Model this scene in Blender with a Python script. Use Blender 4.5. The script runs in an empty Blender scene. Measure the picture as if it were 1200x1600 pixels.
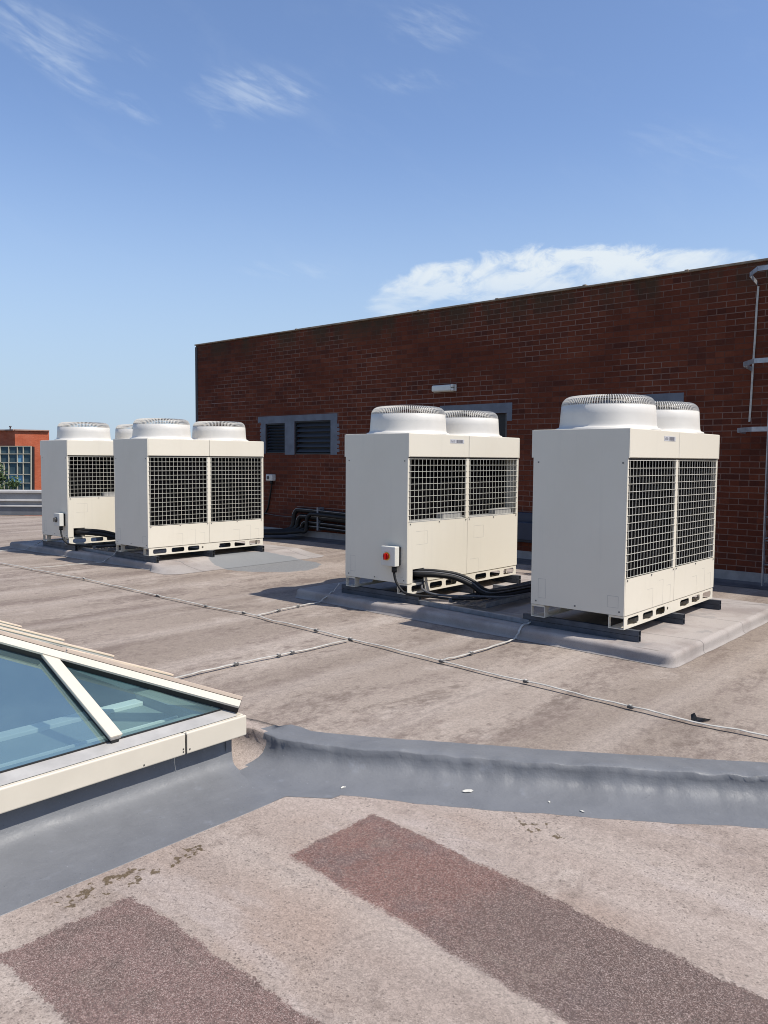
import bpy, bmesh, math, random
from mathutils import Vector, Matrix, noise as mnoise
random.seed(7)
R = math.radians
sc = bpy.context.scene
col = sc.collection
PI = math.pi

# ------------------------------------------------------------------ helpers
class MB:
    """collects polygons that become ONE mesh object"""
    def __init__(s): s.v = []; s.f = []; s.m = []; s.sm = []
    def add(s, vs, fs, mi=0, smooth=False):
        b = len(s.v); s.v += [tuple(p) for p in vs]
        for f in fs:
            s.f.append([b + i for i in f]); s.m.append(mi); s.sm.append(smooth)
    def box(s, x0, x1, y0, y1, z0, z1, mi=0):
        vs = [(x, y, z) for z in (z0, z1) for y in (y0, y1) for x in (x0, x1)]
        s.add(vs, [(0, 2, 3, 1), (4, 5, 7, 6), (0, 1, 5, 4), (2, 6, 7, 3), (0, 4, 6, 2), (1, 3, 7, 5)], mi)
    def bar(s, a, b, w, h, up=(0, 0, 1), mi=0):
        a = Vector(a); b = Vector(b); d = (b - a).normalized(); u = Vector(up)
        sd = d.cross(u)
        if sd.length < 1e-5: sd = d.cross(Vector((1, 0, 0)))
        sd.normalize(); u = sd.cross(d)
        vs = []
        for p in (a, b):
            for i, j in ((-1, -1), (1, -1), (1, 1), (-1, 1)): vs.append(p + sd * (i * w / 2) + u * (j * h / 2))
        s.add(vs, [(0, 1, 2, 3), (7, 6, 5, 4), (0, 4, 5, 1), (1, 5, 6, 2), (2, 6, 7, 3), (3, 7, 4, 0)], mi)
    def sweep(s, pts, prof, mi=0, smooth=True, up=(0, 0, 1), closed=True, cap=True):
        """prof = [(side, up)] swept along pts"""
        pts = [Vector(p) for p in pts]; n = len(prof); vs = []
        for i, p in enumerate(pts):
            d = (pts[min(i + 1, len(pts) - 1)] - pts[max(i - 1, 0)]).normalized()
            u = Vector(up); sd = d.cross(u)
            if sd.length < 1e-3: sd = d.cross(Vector((0, 1, 0)))
            sd.normalize(); uu = sd.cross(d)
            for a, b in prof: vs.append(p + sd * a + uu * b)
        fs = []
        m = n if closed else n - 1
        for i in range(len(pts) - 1):
            for k in range(m):
                k2 = (k + 1) % n
                fs.append((i * n + k, i * n + k2, (i + 1) * n + k2, (i + 1) * n + k))
        if closed and cap:
            fs.append(tuple(range(n))[::-1]); fs.append(tuple((len(pts) - 1) * n + k for k in range(n)))
        s.add(vs, fs, mi, smooth)
    def tube(s, pts, r, n=8, mi=0, up=(0, 0, 1)):
        s.sweep(pts, [(r * math.cos(2 * PI * k / n), r * math.sin(2 * PI * k / n)) for k in range(n)], mi, True, up)
    def lathe(s, prof, c=(0, 0, 0), n=48, mi=0, smooth=True):
        vs = []; fs = []; m = len(prof)
        for k in range(n):
            a = 2 * PI * k / n
            for r, z in prof: vs.append((c[0] + r * math.cos(a), c[1] + r * math.sin(a), c[2] + z))
        for k in range(n):
            for i in range(m - 1):
                k2 = (k + 1) % n
                fs.append((k * m + i, k2 * m + i, k2 * m + i + 1, k * m + i + 1))
        s.add(vs, fs, mi, smooth)
    def build(s, name, mats, parent=None, bevel=0, seg=2, loc=None):
        me = bpy.data.meshes.new(name); me.from_pydata(s.v, [], s.f); me.update()
        bm = bmesh.new(); bm.from_mesh(me); bmesh.ops.recalc_face_normals(bm, faces=bm.faces); bm.to_mesh(me); bm.free()
        if not isinstance(mats, (list, tuple)): mats = [mats]
        for m in mats: me.materials.append(m)
        for i, p in enumerate(me.polygons): p.material_index = s.m[i]; p.use_smooth = s.sm[i]
        o = bpy.data.objects.new(name, me); col.objects.link(o)
        if parent: o.parent = parent
        if loc: o.location = loc
        if bevel:
            b = o.modifiers.new('Bevel', 'BEVEL'); b.width = bevel; b.segments = seg; b.limit_method = 'ANGLE'; b.angle_limit = R(40)
        return o

def tag(o, label=None, cat=None, group=None, kind=None):
    if label: o['label'] = label
    if cat: o['category'] = cat
    if group: o['group'] = group
    if kind: o['kind'] = kind
    return o
def empty(name, loc, rz=0):
    o = bpy.data.objects.new(name, None); o.empty_display_size = .2
    o.location = loc; o.rotation_euler.z = rz; col.objects.link(o); return o
def copy_tree(o, parent=None, skip=()):
    c = o.copy(); col.objects.link(c); c.parent = parent
    for ch in list(o.children):
        if ch.name.split('.')[0] in skip: continue
        copy_tree(ch, c, skip)
    return c
def curve(pts, n=8):
    """Catmull-Rom through pts"""
    P = [Vector(p) for p in pts]; P = [P[0] * 2 - P[1]] + P + [P[-1] * 2 - P[-2]]; out = []
    for i in range(1, len(P) - 2):
        for k in range(n):
            t = k / n
            out.append(.5 * ((2 * P[i]) + (P[i + 1] - P[i - 1]) * t + (2 * P[i - 1] - 5 * P[i] + 4 * P[i + 1] - P[i + 2]) * t * t + (3 * P[i] - P[i - 1] - 3 * P[i + 1] + P[i + 2]) * t ** 3))
    out.append(P[-2]); return out

# ------------------------------------------------------------------ shader helper
class NT:
    def __init__(s, name):
        s.mat = bpy.data.materials.new(name); s.mat.use_nodes = True
        s.t = s.mat.node_tree; s.b = s.t.nodes['Principled BSDF']; s.out = s.t.nodes['Material Output']
    def n(s, typ, **kw):
        o = s.t.nodes.new(typ)
        for k, v in kw.items(): setattr(o, k, v)
        return o
    def put(s, sock, v):
        if v is None: return
        if isinstance(v, bpy.types.NodeSocket): s.t.links.new(v, sock)
        else:
            if sock.type == 'RGBA' and len(v) == 3: v = (*v, 1)
            sock.default_value = v
    def math(s, op, a, b=None, c=None, clamp=False):
        o = s.n('ShaderNodeMath', operation=op, use_clamp=clamp)
        for i, v in enumerate((a, b, c)): s.put(o.inputs[i], v)
        return o.outputs[0]
    def pos(s): return s.n('ShaderNodeNewGeometry').outputs['Position']
    def obj(s): return s.n('ShaderNodeTexCoord').outputs['Object']
    def xyz(s, v):
        o = s.n('ShaderNodeSeparateXYZ'); s.put(o.inputs[0], v); return o.outputs
    def vec(s, x, y, z):
        o = s.n('ShaderNodeCombineXYZ')
        for i, v in enumerate((x, y, z)): s.put(o.inputs[i], v)
        return o.outputs[0]
    def mapv(s, v, scale=(1, 1, 1), loc=(0, 0, 0), rot=(0, 0, 0)):
        o = s.n('ShaderNodeMapping'); s.put(o.inputs[0], v); o.inputs['Scale'].default_value = scale
        o.inputs['Location'].default_value = loc; o.inputs['Rotation'].default_value = rot; return o.outputs[0]
    def noise(s, v, scale, detail=3, rough=.55, dist=0):
        o = s.n('ShaderNodeTexNoise'); s.put(o.inputs['Vector'], v); o.inputs['Scale'].default_value = scale
        o.inputs['Detail'].default_value = detail; o.inputs['Roughness'].default_value = rough; o.inputs['Distortion'].default_value = dist
        return o.outputs[0]
    def cells(s, v, scale):
        o = s.n('ShaderNodeTexVoronoi'); s.put(o.inputs['Vector'], v); o.inputs['Scale'].default_value = scale
        return s.xyz(o.outputs['Color'])[0]
    def gain(s, c, f):
        return s.mix(1, c, s.vec(f, f, f), 'MULTIPLY')
    def step(s, v, a, b, lo=0., hi=1.):
        o = s.n('ShaderNodeMapRange', interpolation_type='SMOOTHSTEP'); s.put(o.inputs[0], v)
        for i, k in enumerate((a, b, lo, hi)): s.put(o.inputs[i + 1], k)
        return o.outputs[0]
    def mix(s, f, a, b, mode='MIX'):
        o = s.n('ShaderNodeMix', data_type='RGBA', blend_type=mode)
        s.put(o.inputs[0], f); s.put(o.inputs[6], a); s.put(o.inputs[7], b); return o.outputs[2]
    def bump(s, h, strength=.3, dist=.01):
        o = s.n('ShaderNodeBump'); s.put(o.inputs['Height'], h); o.inputs['Strength'].default_value = strength
        o.inputs['Distance'].default_value = dist; s.put(s.b.inputs['Normal'], o.outputs[0])
    def set(s, col=None, rough=None, metal=None, spec=None):
        s.put(s.b.inputs['Base Color'], col); s.put(s.b.inputs['Roughness'], rough)
        s.put(s.b.inputs['Metallic'], metal); s.put(s.b.inputs['Specular IOR Level'], spec); return s.mat

def simple(name, c, rough=.5, metal=0., var=.12, scale=6, bump=0., spec=.4, bscale=60):
    t = NT(name); p = t.pos()
    n = t.noise(p, scale, 4)
    k = t.step(n, .3, .7)
    c2 = tuple(x * (1 - var) for x in c)
    if bump: t.bump(t.noise(p, bscale, 3), bump, .004)
    return t.set(t.mix(k, c2, c), rough, metal, spec)

# ------------------------------------------------------------------ materials
def felt_common(t, p, x, y, far=True):
    grain = t.noise(p, 250, 3, .75)
    grain2 = t.noise(p, 430, 1, .6)
    blot = t.noise(p, 2.2, 5, .62, .3)
    if far:
        st = t.noise(t.mapv(p, (1.2, .36, 1)), 1.5, 6, .74, .35)     # bands along the rolls (Y)
        st2 = t.noise(t.mapv(p, (2.4, .75, 1), (3, 7, 0)), 1.3, 7, .78, .4)
        wide = t.noise(t.mapv(p, (1.0, .12, 1), (9, 2, 0)), 1.1, 3, .5)
    else:
        st = t.noise(t.mapv(p, (.4, 1.3, 1)), 1.6, 4, .6, .25)
        st2 = t.noise(t.mapv(p, (.9, 2.2, 1), (3, 7, 0)), 1.4, 5, .65, .3)
        wide = t.noise(t.mapv(p, (.12, 1.0, 1), (9, 2, 0)), 1.4, 3, .5)
    return grain, grain2, blot, st, st2, wide

def old_patch(t, p, x, y, c):
    ed = t.math('MULTIPLY', t.math('SUBTRACT', t.noise(p, 1.9, 4, .6), .5), .9)
    dd = t.math('ADD', t.math('POWER', t.math('DIVIDE', t.math('ADD', x, 8.66), .85), 2), t.math('POWER', t.math('DIVIDE', t.math('SUBTRACT', y, 7.3), .72), 2))
    gp = t.step(t.math('ADD', dd, ed), .93, .99, 1, 0)
    return t.mix(t.math('MULTIPLY', gp, .9), c, (.185, .195, .20))
def make_roof(far):
    t = NT('felt_roofing' if far else 'felt_roofing_lower'); p = t.pos(); x, y, z = t.xyz(p)
    grain, grain2, blot, st, st2, wide = felt_common(t, p, x, y, far)
    light = (.325, .270, .226) if far else (.375, .312, .268); tan = (.25, .203, .166) if far else (.315, .256, .216); dark = (.165, .126, .106); pale = (.42, .36, .31)
    mid = t.noise(t.mapv(p, (1, .6, 1)), 16, 5, .75); md = t.math('MULTIPLY', t.math('SUBTRACT', mid, .5), .52)
    st = t.math('ADD', st, md); st2 = t.math('ADD', st2, md); blot = t.math('ADD', blot, t.math('MULTIPLY', md, .6))
    c = t.mix(t.step(wide, .38, .62), tan, light)
    c = t.mix(t.step(blot, .45, .75, 0, .55), c, tan)
    c = t.mix(t.step(st, .46, .66, 0, .80 if far else .2), c, dark)
    c = t.mix(t.step(st2, .52, .68, 0, .74 if far else .26), c, (.155, .12, .098))
    if not far: c = t.mix(t.step(t.noise(t.mapv(p, (1, 1, 1), (4, 1, 0)), 1.6, 3, .55), .5, .72, 0, .5), c, (.30, .215, .165))
    c = t.mix(t.step(t.noise(t.mapv(p, (.8, .5, 1), (1, 5, 2)), 2.4, 5, .7), .56, .70, 0, .6), c, pale)
    # lap seams between the rolls
    ax = x if far else y; ot = y if far else x
    wob = t.math('MULTIPLY', t.noise(t.vec(0, ot, 0) if far else t.vec(ot, 0, 0), .8, 3), .09)
    fr = t.math('FRACT', t.math('ADD', t.math('ADD', ax, wob), .31 if far else .42))
    ln = t.math('ABSOLUTE', t.math('SUBTRACT', fr, .5))
    seam = t.step(ln, .004, .022, .30 if far else .34, 0)
    c = t.mix(seam, c, (.13, .10, .088) if far else (.19, .155, .14))
    lap = t.step(ln, .02, .17, .34, 0)
    c = t.mix(lap, c, pale)
    rough = .92
    if not far:
        c = t.mix(t.step(t.noise(t.mapv(p, (.5, 1.4, 1), (2, 9, 0)), 2.1, 4, .6), .52, .68, 0, .45), c, (.40, .345, .315))
        # strips where a newer layer of red mineral felt still shows
        ed = t.math('ADD', t.math('MULTIPLY', t.math('SUBTRACT', t.noise(p, 8, 3, .6), .5), .06), t.math('MULTIPLY', t.math('SUBTRACT', t.noise(p, 95, 3, .75), .5), .075))
        xe = t.math('ADD', x, ed); ye = t.math('ADD', y, ed)
        def rect(x0, x1, y0, y1, s=.006):
            a = t.math('MULTIPLY', t.step(xe, x0 - s, x0 + s), t.step(xe, x1 - s, x1 + s, 1, 0))
            b = t.math('MULTIPLY', t.step(ye, y0 - s, y0 + s), t.step(ye, y1 - s, y1 + s, 1, 0))
            return t.math('MULTIPLY', a, b)
        yt = t.math('ADD', ye, t.math('MULTIPLY', t.math('ADD', x, 2.36), .085))
        pa = t.math('MULTIPLY', t.step(xe, -2.372, -2.358), t.math('MULTIPLY', t.step(yt, 2.105, 2.135), t.step(yt, 2.634, 2.646, 1, 0)))
        pb = rect(-2.575, 8, 1.045, 1.525)
        red = t.mix(t.step(t.math('ADD', x, t.math('MULTIPLY', blot, .9)), -1.55, -.9), (.145, .070, .056), (.106, .070, .060))
        red = t.mix(t.step(t.noise(p, 4, 5, .65), .45, .68, 0, .7), red, (.092, .064, .06))
        redb = t.mix(t.step(t.noise(p, 5, 4, .6), .4, .7), (.138, .083, .073), (.098, .064, .055))
        c = t.mix(t.math('MULTIPLY', pa, .93), c, red); c = t.mix(t.math('MULTIPLY', pb, .9), c, redb)
        inside = t.math('ADD', pa, pb, clamp=True)
        c = t.mix(t.step(t.math('ADD', t.noise(p, 3.1, 5, .7), t.math('MULTIPLY', md, .8)), .55, .70, 0, .5), c, (.175, .135, .112))
        # pale and dark mineral grains, strongest on the newer felt
        gg = t.step(grain2, .56, .66)
        c = t.mix(t.math('MULTIPLY', gg, t.math('ADD', t.math('MULTIPLY', inside, .40), .24)), c, (.46, .37, .33))
        # moss and algae next to the grey band
        nm = t.math('ADD', t.math('MULTIPLY', t.noise(p, 21, 2, .5), .60), t.math('MULTIPLY', t.noise(p, 52, 2, .6), .40))
        def near(cx, cy, rx, ry):
            d = t.math('ADD', t.math('POWER', t.math('DIVIDE', t.math('SUBTRACT', x, cx), rx), 2), t.math('POWER', t.math('DIVIDE', t.math('SUBTRACT', y, cy), ry), 2))
            return t.step(d, .2, 1, 1, 0)
        zone = t.math('MAXIMUM', near(-2.70, 1.62, .11, .52), near(-1.74, 3.02, .22, .10))
        ms = t.step(t.math('ADD', nm, t.math('MULTIPLY', zone, .24)), .765, .80)
        c = t.mix(t.math('MULTIPLY', ms, .85), c, (.085, .058, .026))
    else:
        # old grey paint beside the far plant plinth
        c = old_patch(t, p, x, y, c)
        c = t.mix(t.step(grain2, .55, .66, 0, .2), c, (.48, .41, .36))
        c = t.mix(t.step(t.noise(p, 34, 4, .75), .53, .66, 0, .34), c, (.14, .115, .10))
    if far:
        c = t.gain(c, t.math('ADD', .80, t.math('MULTIPLY', t.cells(p, 120), .26)))
        c = t.gain(c, t.math('ADD', .93, t.math('MULTIPLY', t.cells(t.mapv(p, (1, .7, 1)), 55), .12)))
    else:
        v = t.cells(p, 215); amp = t.math('ADD', .36, t.math('MULTIPLY', inside, .26))
        c = t.gain(c, t.math('ADD', 1, t.math('MULTIPLY', t.math('SUBTRACT', v, .62), amp)))
        v2 = t.cells(t.mapv(p, (1, 1, 1), (5, 5, 0)), 90)
        c = t.gain(c, t.math('ADD', .87, t.math('MULTIPLY', v2, .20)))
        c = t.mix(t.math('MULTIPLY', t.step(t.cells(t.mapv(p, (1, 1, 1), (3, 1, 2)), 260), .90, .93), t.math('ADD', .18, t.math('MULTIPLY', inside, .20))), c, (.42, .34, .30))
        c = t.mix(t.step(t.math('ADD', t.cells(t.mapv(p, (1, 1, 1), (7, 2, 2)), 150), t.math('MULTIPLY', t.math('SUBTRACT', blot, .5), .35)), .955, .97, 0, .55), c, (.09, .072, .062))
    sp = t.step(t.noise(p, 60, 2, .6), .67, .73, 0, .6)
    c = t.mix(sp, c, (.075, .06, .055))
    t.bump(t.math('ADD', t.math('MULTIPLY', grain, .7), t.math('MULTIPLY', blot, .8)), .35, .006)
    return t.set(c, rough, 0, .25)
M = {}
M['roof'] = make_roof(True); M['roof_low'] = make_roof(False)

def plinth_mat():
    t = NT('plinth_felt'); p = t.pos(); x, y, z = t.xyz(p)
    grain = t.noise(p, 170, 2, .7); b = t.noise(p, 2.0, 5, .65, .3)
    c = t.mix(t.step(b, .4, .66), (.345, .31, .285), (.255, .22, .2))
    side = t.step(z, .05, .088, 1, 0)
    c = t.mix(t.math('MULTIPLY', side, .35), c, (.235, .222, .212))  # sides greyed in the colour, mostly in place of shading
    g = t.step(t.noise(p, 3.2, 4, .6), .6, .66, 0, .5)
    c = t.mix(g, c, (.21, .2, .195))
    fy = t.math('FRACT', t.math('ADD', y, t.math('MULTIPLY', t.noise(p, 1.5, 2), .1)))
    c = t.mix(t.step(t.math('ABSOLUTE', t.math('SUBTRACT', fy, .3)), .003, .009, .55, 0), c, (.07, .065, .065))
    c = old_patch(t, p, x, y, c)
    c = t.mix(t.step(grain, .30, .5, .4, 0), c, t.mix(1, c, (.5, .48, .48), 'MULTIPLY'))
    t.bump(t.math('ADD', t.math('MULTIPLY', grain, .6), b), .35, .008)
    return t.set(c, .85, 0, .3)
M['plinth'] = plinth_mat()

def grey_paint():
    t = NT('grey_membrane_paint'); p = t.pos()
    b = t.noise(p, 3.0, 5, .6, .3); f = t.noise(p, 38, 4, .65); s = t.noise(t.mapv(p, (1, 1, 1), (3, 3, 3)), 9, 4, .6)
    c = t.mix(t.step(b, .35, .7), (.155, .159, .166), (.13, .134, .141))
    c = t.mix(t.step(s, .6, .75, 0, .5), c, (.19, .2, .22))
    c = t.mix(t.step(t.noise(p, 90, 2, .7), .70, .76, 0, .6), c, (.3, .31, .32))
    c = t.mix(t.step(t.noise(p, 70, 2, .6), .24, .3, .5, 0), c, (.05, .055, .065))
    t.bump(t.math('ADD', t.math('MULTIPLY', f, .5), t.math('MULTIPLY', s, .6)), .5, .009)
    return t.set(c, t.step(s, .3, .7, .46, .62), 0, .4)
M['grey'] = grey_paint()

def unit_paint():
    t = NT('cream_enamel'); p = t.obj()
    b = t.noise(p, 1.6, 5, .6); x, y, z = t.xyz(p)
    st = t.noise(t.mapv(p, (9, 9, .55)), 1.4, 4, .6)
    c = t.mix(t.step(b, .35, .7), (.658, .612, .515), (.638, .591, .493))
    c = t.mix(t.step(st, .55, .8, 0, .30), c, (.56, .525, .45))
    dirt_haze = t.math('MULTIPLY', t.step(t.noise(p, 7, 5, .7), .52, .8), t.step(z, .1, 0.42, .14, .03))
    c = t.mix(dirt_haze, c, (.40, .35, .28))
    t.bump(t.noise(p, 3, 2), .06, .01)
    return t.set(c, t.step(b, .3, .7, .36, .48), 0, .4)
M['paint'] = unit_paint()
M['fanplastic'] = simple('white_moulded_plastic', (.60, .575, .525), .45, 0, .07, 5)
M['wire'] = simple('white_coated_wire', (.66, .64, .565), .4, 0, .06)
M['dark'] = simple('dark_coil_hollow_shade', (.004, .004, .0045), .9, 0, .3, 20, spec=.03)
M['recess'] = simple('recess_shadow_grey', (.09, .088, .085), .7)
M['joint'] = simple('panel_joint', (.16, .155, .145), .7)
M['press'] = simple('pressed_line', (.44, .42, .375), .6)
M['ledge'] = simple('inner_sheet_grey', (.34, .335, .32), .6)
M['steel'] = simple('galvanised_steel', (.23, .245, .27), .5, .35, .3, 14, .15)
M['strut'] = simple('dark_weathered_channel', (.075, .085, .105), .5, .3, .35, 9, .2)
M['black'] = simple('black_rubber', (.007, .007, .0075), .6, 0, .3, 20, .2)
M['label'] = simple('label_foil', (.50, .50, .52), .5)
M['ink'] = simple('grey_ink', (.12, .12, .14), .6)
M['isobox'] = simple('switch_box_plastic', (.60, .585, .53), .5, 0, .1)
M['red'] = simple('red_knob', (.34, .006, .004), .35, 0, .1)
M['yellow'] = simple('yellow_disc', (.72, .40, .04), .45)
M['cream'] = simple('cream_powder_coat', (.585, .535, .44), .42, 0, .08, 4)
M['tanlight'] = simple('cream_cap_tan_light', (.60, .48, .37), .5, 0, .1, 8)  # cream frame toned tan: the end slope's different light put into the colour
M['alu'] = simple('dull_aluminium', (.40, .385, .36), .5, .1, .2, 9)
M['seal'] = simple('black_seal', (.018, .018, .018), .6)
M['tape'] = simple('white_tape_sleeve', (.50, .475, .425), .55, 0, .3, 14)
M['clip'] = simple('grey_clip', (.10, .095, .09), .6)
M['greyframe'] = simple('grey_painted_surround', (.13, .147, .178), .6, 0, .25, 6, .2)
M['louvre'] = simple('black_louvre', (.02, .022, .026), .5)
M['doordark'] = simple('black_door', (.008, .008, .009), .5)
M['lead'] = simple('lead_flashing', (.28, .285, .295), .55, .1, .25, 7, .2)
M['lamp'] = simple('opal_lamp_cover', (.62, .62, .58), .4)
M['cable_grey'] = simple('grey_cable', (.10, .10, .105), .5)
M['fleck'] = simple('pale_paint_flake', (.55, .53, .47), .7)
M['galv'] = simple('galvanised_flat_bar', (.40, .41, .43), .42, .5, .3, 12)

def brick_mat(name, c1, c2, mort, scale_obj=True, dirt_haze=True):
    t = NT(name); p = t.pos(); x, y, z = t.xyz(p)
    # run the courses along whichever way the face points
    nrm = t.n('ShaderNodeNewGeometry').outputs['Normal']; nx, ny, nz = t.xyz(nrm)
    u = t.math('SUBTRACT', t.math('MULTIPLY', x, t.math('ABSOLUTE', ny)), t.math('MULTIPLY', y, t.math('MULTIPLY', nx, t.math('SIGN', ny)))) if not dirt_haze else x
    if dirt_haze:
        isx = t.step(t.math('ABSOLUTE', nx), .6, .7); u = t.math('ADD', t.math('MULTIPLY', x, t.math('SUBTRACT', 1, isx)), t.math('MULTIPLY', y, isx))
    v = t.vec(u, z, 0)
    br = t.n('ShaderNodeTexBrick'); t.put(br.inputs['Vector'], v)
    br.inputs['Scale'].default_value = 1; br.inputs['Brick Width'].default_value = .225; br.inputs['Row Height'].default_value = .075
    br.inputs['Mortar Size'].default_value = .0062; br.inputs['Mortar Smooth'].default_value = .25; br.inputs['Bias'].default_value = -.1
    br.inputs['Color1'].default_value = (0, 0, 0, 1); br.inputs['Color2'].default_value = (1, 1, 1, 1); br.inputs['Mortar'].default_value = (.5, .5, .5, 1)
    rnd = br.outputs['Color']; fac = br.outputs['Fac']
    c = t.mix(rnd, c1, c2)
    # a few brown and a few blue-black bricks
    cell = t.n('ShaderNodeTexWhiteNoise', noise_dimensions='2D')
    row = t.math('FLOOR', t.math('DIVIDE', z, .075))
    off = t.math('MULTIPLY', t.math('MODULO', row, 2), .1125)
    cx = t.math('FLOOR', t.math('DIVIDE', t.math('ADD', u, off), .225)); t.put(cell.inputs[0], t.vec(cx, row, 0))
    if dirt_haze:
        c = t.mix(t.step(cell.outputs[0], .80, .9, 0, .42), c, (.05, .021, .018))
        c = t.mix(t.step(cell.outputs[0], .14, .05, 0, .5), c, (.175, .055, .03))
    c = t.mix(t.step(t.noise(p, 30, 4, .7), .3, .7, .3, 0), c, t.mix(1, c, (.5, .45, .45), 'MULTIPLY'))
    vis = t.noise(t.mapv(p, (.55, 1, 1.5)), 1.0, 4, .6)
    mc = t.mix(t.step(vis, .42, .60), t.mix(1, mort, (.50, .38, .36), 'MULTIPLY'), mort)
    col_ = t.mix(fac, c, mc)
    if dirt_haze:
        big = t.noise(t.mapv(p, (.5, .5, .9)), 1.1, 4, .6)
        col_ = t.mix(t.step(big, .46, .7, 0, .42), col_, t.mix(1, col_, (.52, .47, .5), 'MULTIPLY'))
        top = t.math('MULTIPLY', t.step(z, 3.35, 3.85), t.step(t.noise(t.mapv(p, (1.2, 1.2, .25)), 2.2, 4, .6), .35, .62))
        col_ = t.mix(t.math('MULTIPLY', top, .7), col_, (.048, .042, .026))
        lo = t.math('MULTIPLY', t.step(z, .1, .9, 1, 0), t.step(t.noise(p, 2, 4, .6), .4, .7))
        col_ = t.mix(t.math('MULTIPLY', lo, .4), col_, (.05, .03, .03))
    t.bump(t.math('SUBTRACT', t.math('MULTIPLY', t.noise(p, 90, 2), .25), fac), .6, .006)
    return t.set(col_, .9, 0, .1)
M['brick'] = brick_mat('dark_red_brick', (.142, .041, .022), (.098, .029, .017), (.19, .115, .09))
M['brickfar'] = brick_mat('orange_red_brick', (.52, .135, .066), (.44, .105, .052), (.42, .2, .14), dirt_haze=False)

def glass_mat(name, tint, refl, mixv):
    t = NT(name); t.t.nodes.remove(t.b)
    g = t.n('ShaderNodeBsdfGlossy'); g.inputs['Roughness'].default_value = .02; g.inputs['Color'].default_value = (*refl, 1)
    tr = t.n('ShaderNodeBsdfTransparent'); tr.inputs['Color'].default_value = (*tint, 1)
    p = t.pos(); d = t.n('ShaderNodeBsdfDiffuse'); d.inputs['Color'].default_value = (.20, .31, .34, 1)
    fr = t.n('ShaderNodeLayerWeight'); fr.inputs['Blend'].default_value = .35
    f = t.math('ADD', t.math('MULTIPLY', fr.outputs['Fresnel'], .50), mixv, clamp=True)
    m1 = t.n('ShaderNodeMixShader'); t.put(m1.inputs[0], f); t.t.links.new(tr.outputs[0], m1.inputs[1]); t.t.links.new(g.outputs[0], m1.inputs[2])
    dirt_haze = t.math('ADD', t.step(t.noise(p, 2.5, 4, .6), .35, .75, .16, .24), t.step(t.noise(p, 120, 2, .7), .68, .76, 0, .25))  # mostly an even teal haze put into the glass colour, plus dirt specks
    m2 = t.n('ShaderNodeMixShader'); t.put(m2.inputs[0], dirt_haze); t.t.links.new(m1.outputs[0], m2.inputs[1]); t.t.links.new(d.outputs[0], m2.inputs[2])
    t.t.links.new(m2.outputs[0], t.out.inputs[0]); return t.mat
M['glass'] = glass_mat('blue_tinted_glass', (.74, .88, .86), (.86, .98, .86), .17)
M['winglass'] = glass_mat('dark_window_glass', (.02, .04, .06), (.45, .72, 1), .02)
M['winblue'] = simple('blue_lit_pane', (.12, .28, .42), .3)  # blue-lit look of a few panes, put into their colour
M['inner'] = simple('inner_upstand_paint', (.25, .28, .25), .7)
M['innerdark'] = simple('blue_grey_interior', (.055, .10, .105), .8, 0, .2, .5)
M['strip'] = simple('pale_inner_frame', (.95, .95, .88), .4)

# ------------------------------------------------------------------ world, sun, camera
SUN = Vector((.67, .19, 1)).normalized()
el = math.asin(SUN.z); az = math.atan2(SUN.x, SUN.y)
w = bpy.data.worlds.new('World'); sc.world = w; w.use_nodes = True
class WT(NT):
    def __init__(s, tree): s.t = tree
wt = WT(w.node_tree); bg = w.node_tree.nodes['Background']
sky = wt.n('ShaderNodeTexSky', sky_type='NISHITA'); sky.sun_disc = False
sky.sun_elevation = el; sky.sun_rotation = az; sky.altitude = 50; sky.air_density = 1.0; sky.dust_density = .6; sky.ozone_density = 1.6
g = wt.n('ShaderNodeTexCoord').outputs['Generated']; nv = wt.n('ShaderNodeVectorMath', operation='NORMALIZE'); wt.put(nv.inputs[0], g)
dx, dy, dz = wt.xyz(nv.outputs[0])
A = wt.math('ARCTAN2', dy, dx); E_ = wt.math('ARCSINE', dz)
def ell(ca, ce, ra, re, rot, lo=0.):
    u = wt.math('SUBTRACT', A, ca); v = wt.math('SUBTRACT', E_, ce); c, s = math.cos(rot), math.sin(rot)
    p = wt.math('DIVIDE', wt.math('ADD', wt.math('MULTIPLY', u, c), wt.math('MULTIPLY', v, s)), ra)
    q = wt.math('DIVIDE', wt.math('SUBTRACT', wt.math('MULTIPLY', v, c), wt.math('MULTIPLY', u, s)), re)
    d = wt.math('ADD', wt.math('MULTIPLY', p, p), wt.math('MULTIPLY', q, q))
    return wt.step(d, lo, 1, 1, 0)
def cl(sa, se, rot, sc_, det=6, rough=.62, off=0., dist=.4):
    v = wt.vec(A, E_, off); v = wt.mapv(v, (1, 1, 1), (0, 0, 0), (0, 0, -rot)); v = wt.mapv(v, (sa, se, 1))
    return wt.noise(v, sc_, det, rough, dist)
n_c = cl(1, 2.0, -.12, 17, 9, .66, 1.3, .6); n_f = cl(1, 1.8, .1, 34, 5, .65, 4.1, .3)
big = wt.math('MAXIMUM', ell(2.085, .218, .215, .047, 0., .1), wt.math('MAXIMUM', ell(2.255, .205, .085, .035, -.35, .1), ell(1.93, .218, .10, .026, 0., .1)))
dens = wt.math('ADD', wt.math('MULTIPLY', n_c, .75), wt.math('MULTIPLY', n_f, .25))
tex = cl(1, 2.2, -.15, 9, 7, .6, 5.5, .7)
low = wt.step(E_, .165, .235, .45, 1)
cb = wt.math('MULTIPLY', wt.step(wt.math('ADD', dens, wt.math('MULTIPLY', big, .36)), .62, .86), wt.step(big, .0, .45))
cb = wt.math('MULTIPLY', cb, wt.math('MULTIPLY', low, wt.step(wt.math('ADD', wt.math('ADD', tex, wt.math('MULTIPLY', big, .08)), wt.math('MULTIPLY', wt.step(E_, .22, .255), .14)), .42, .64, .25, 1)))
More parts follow.
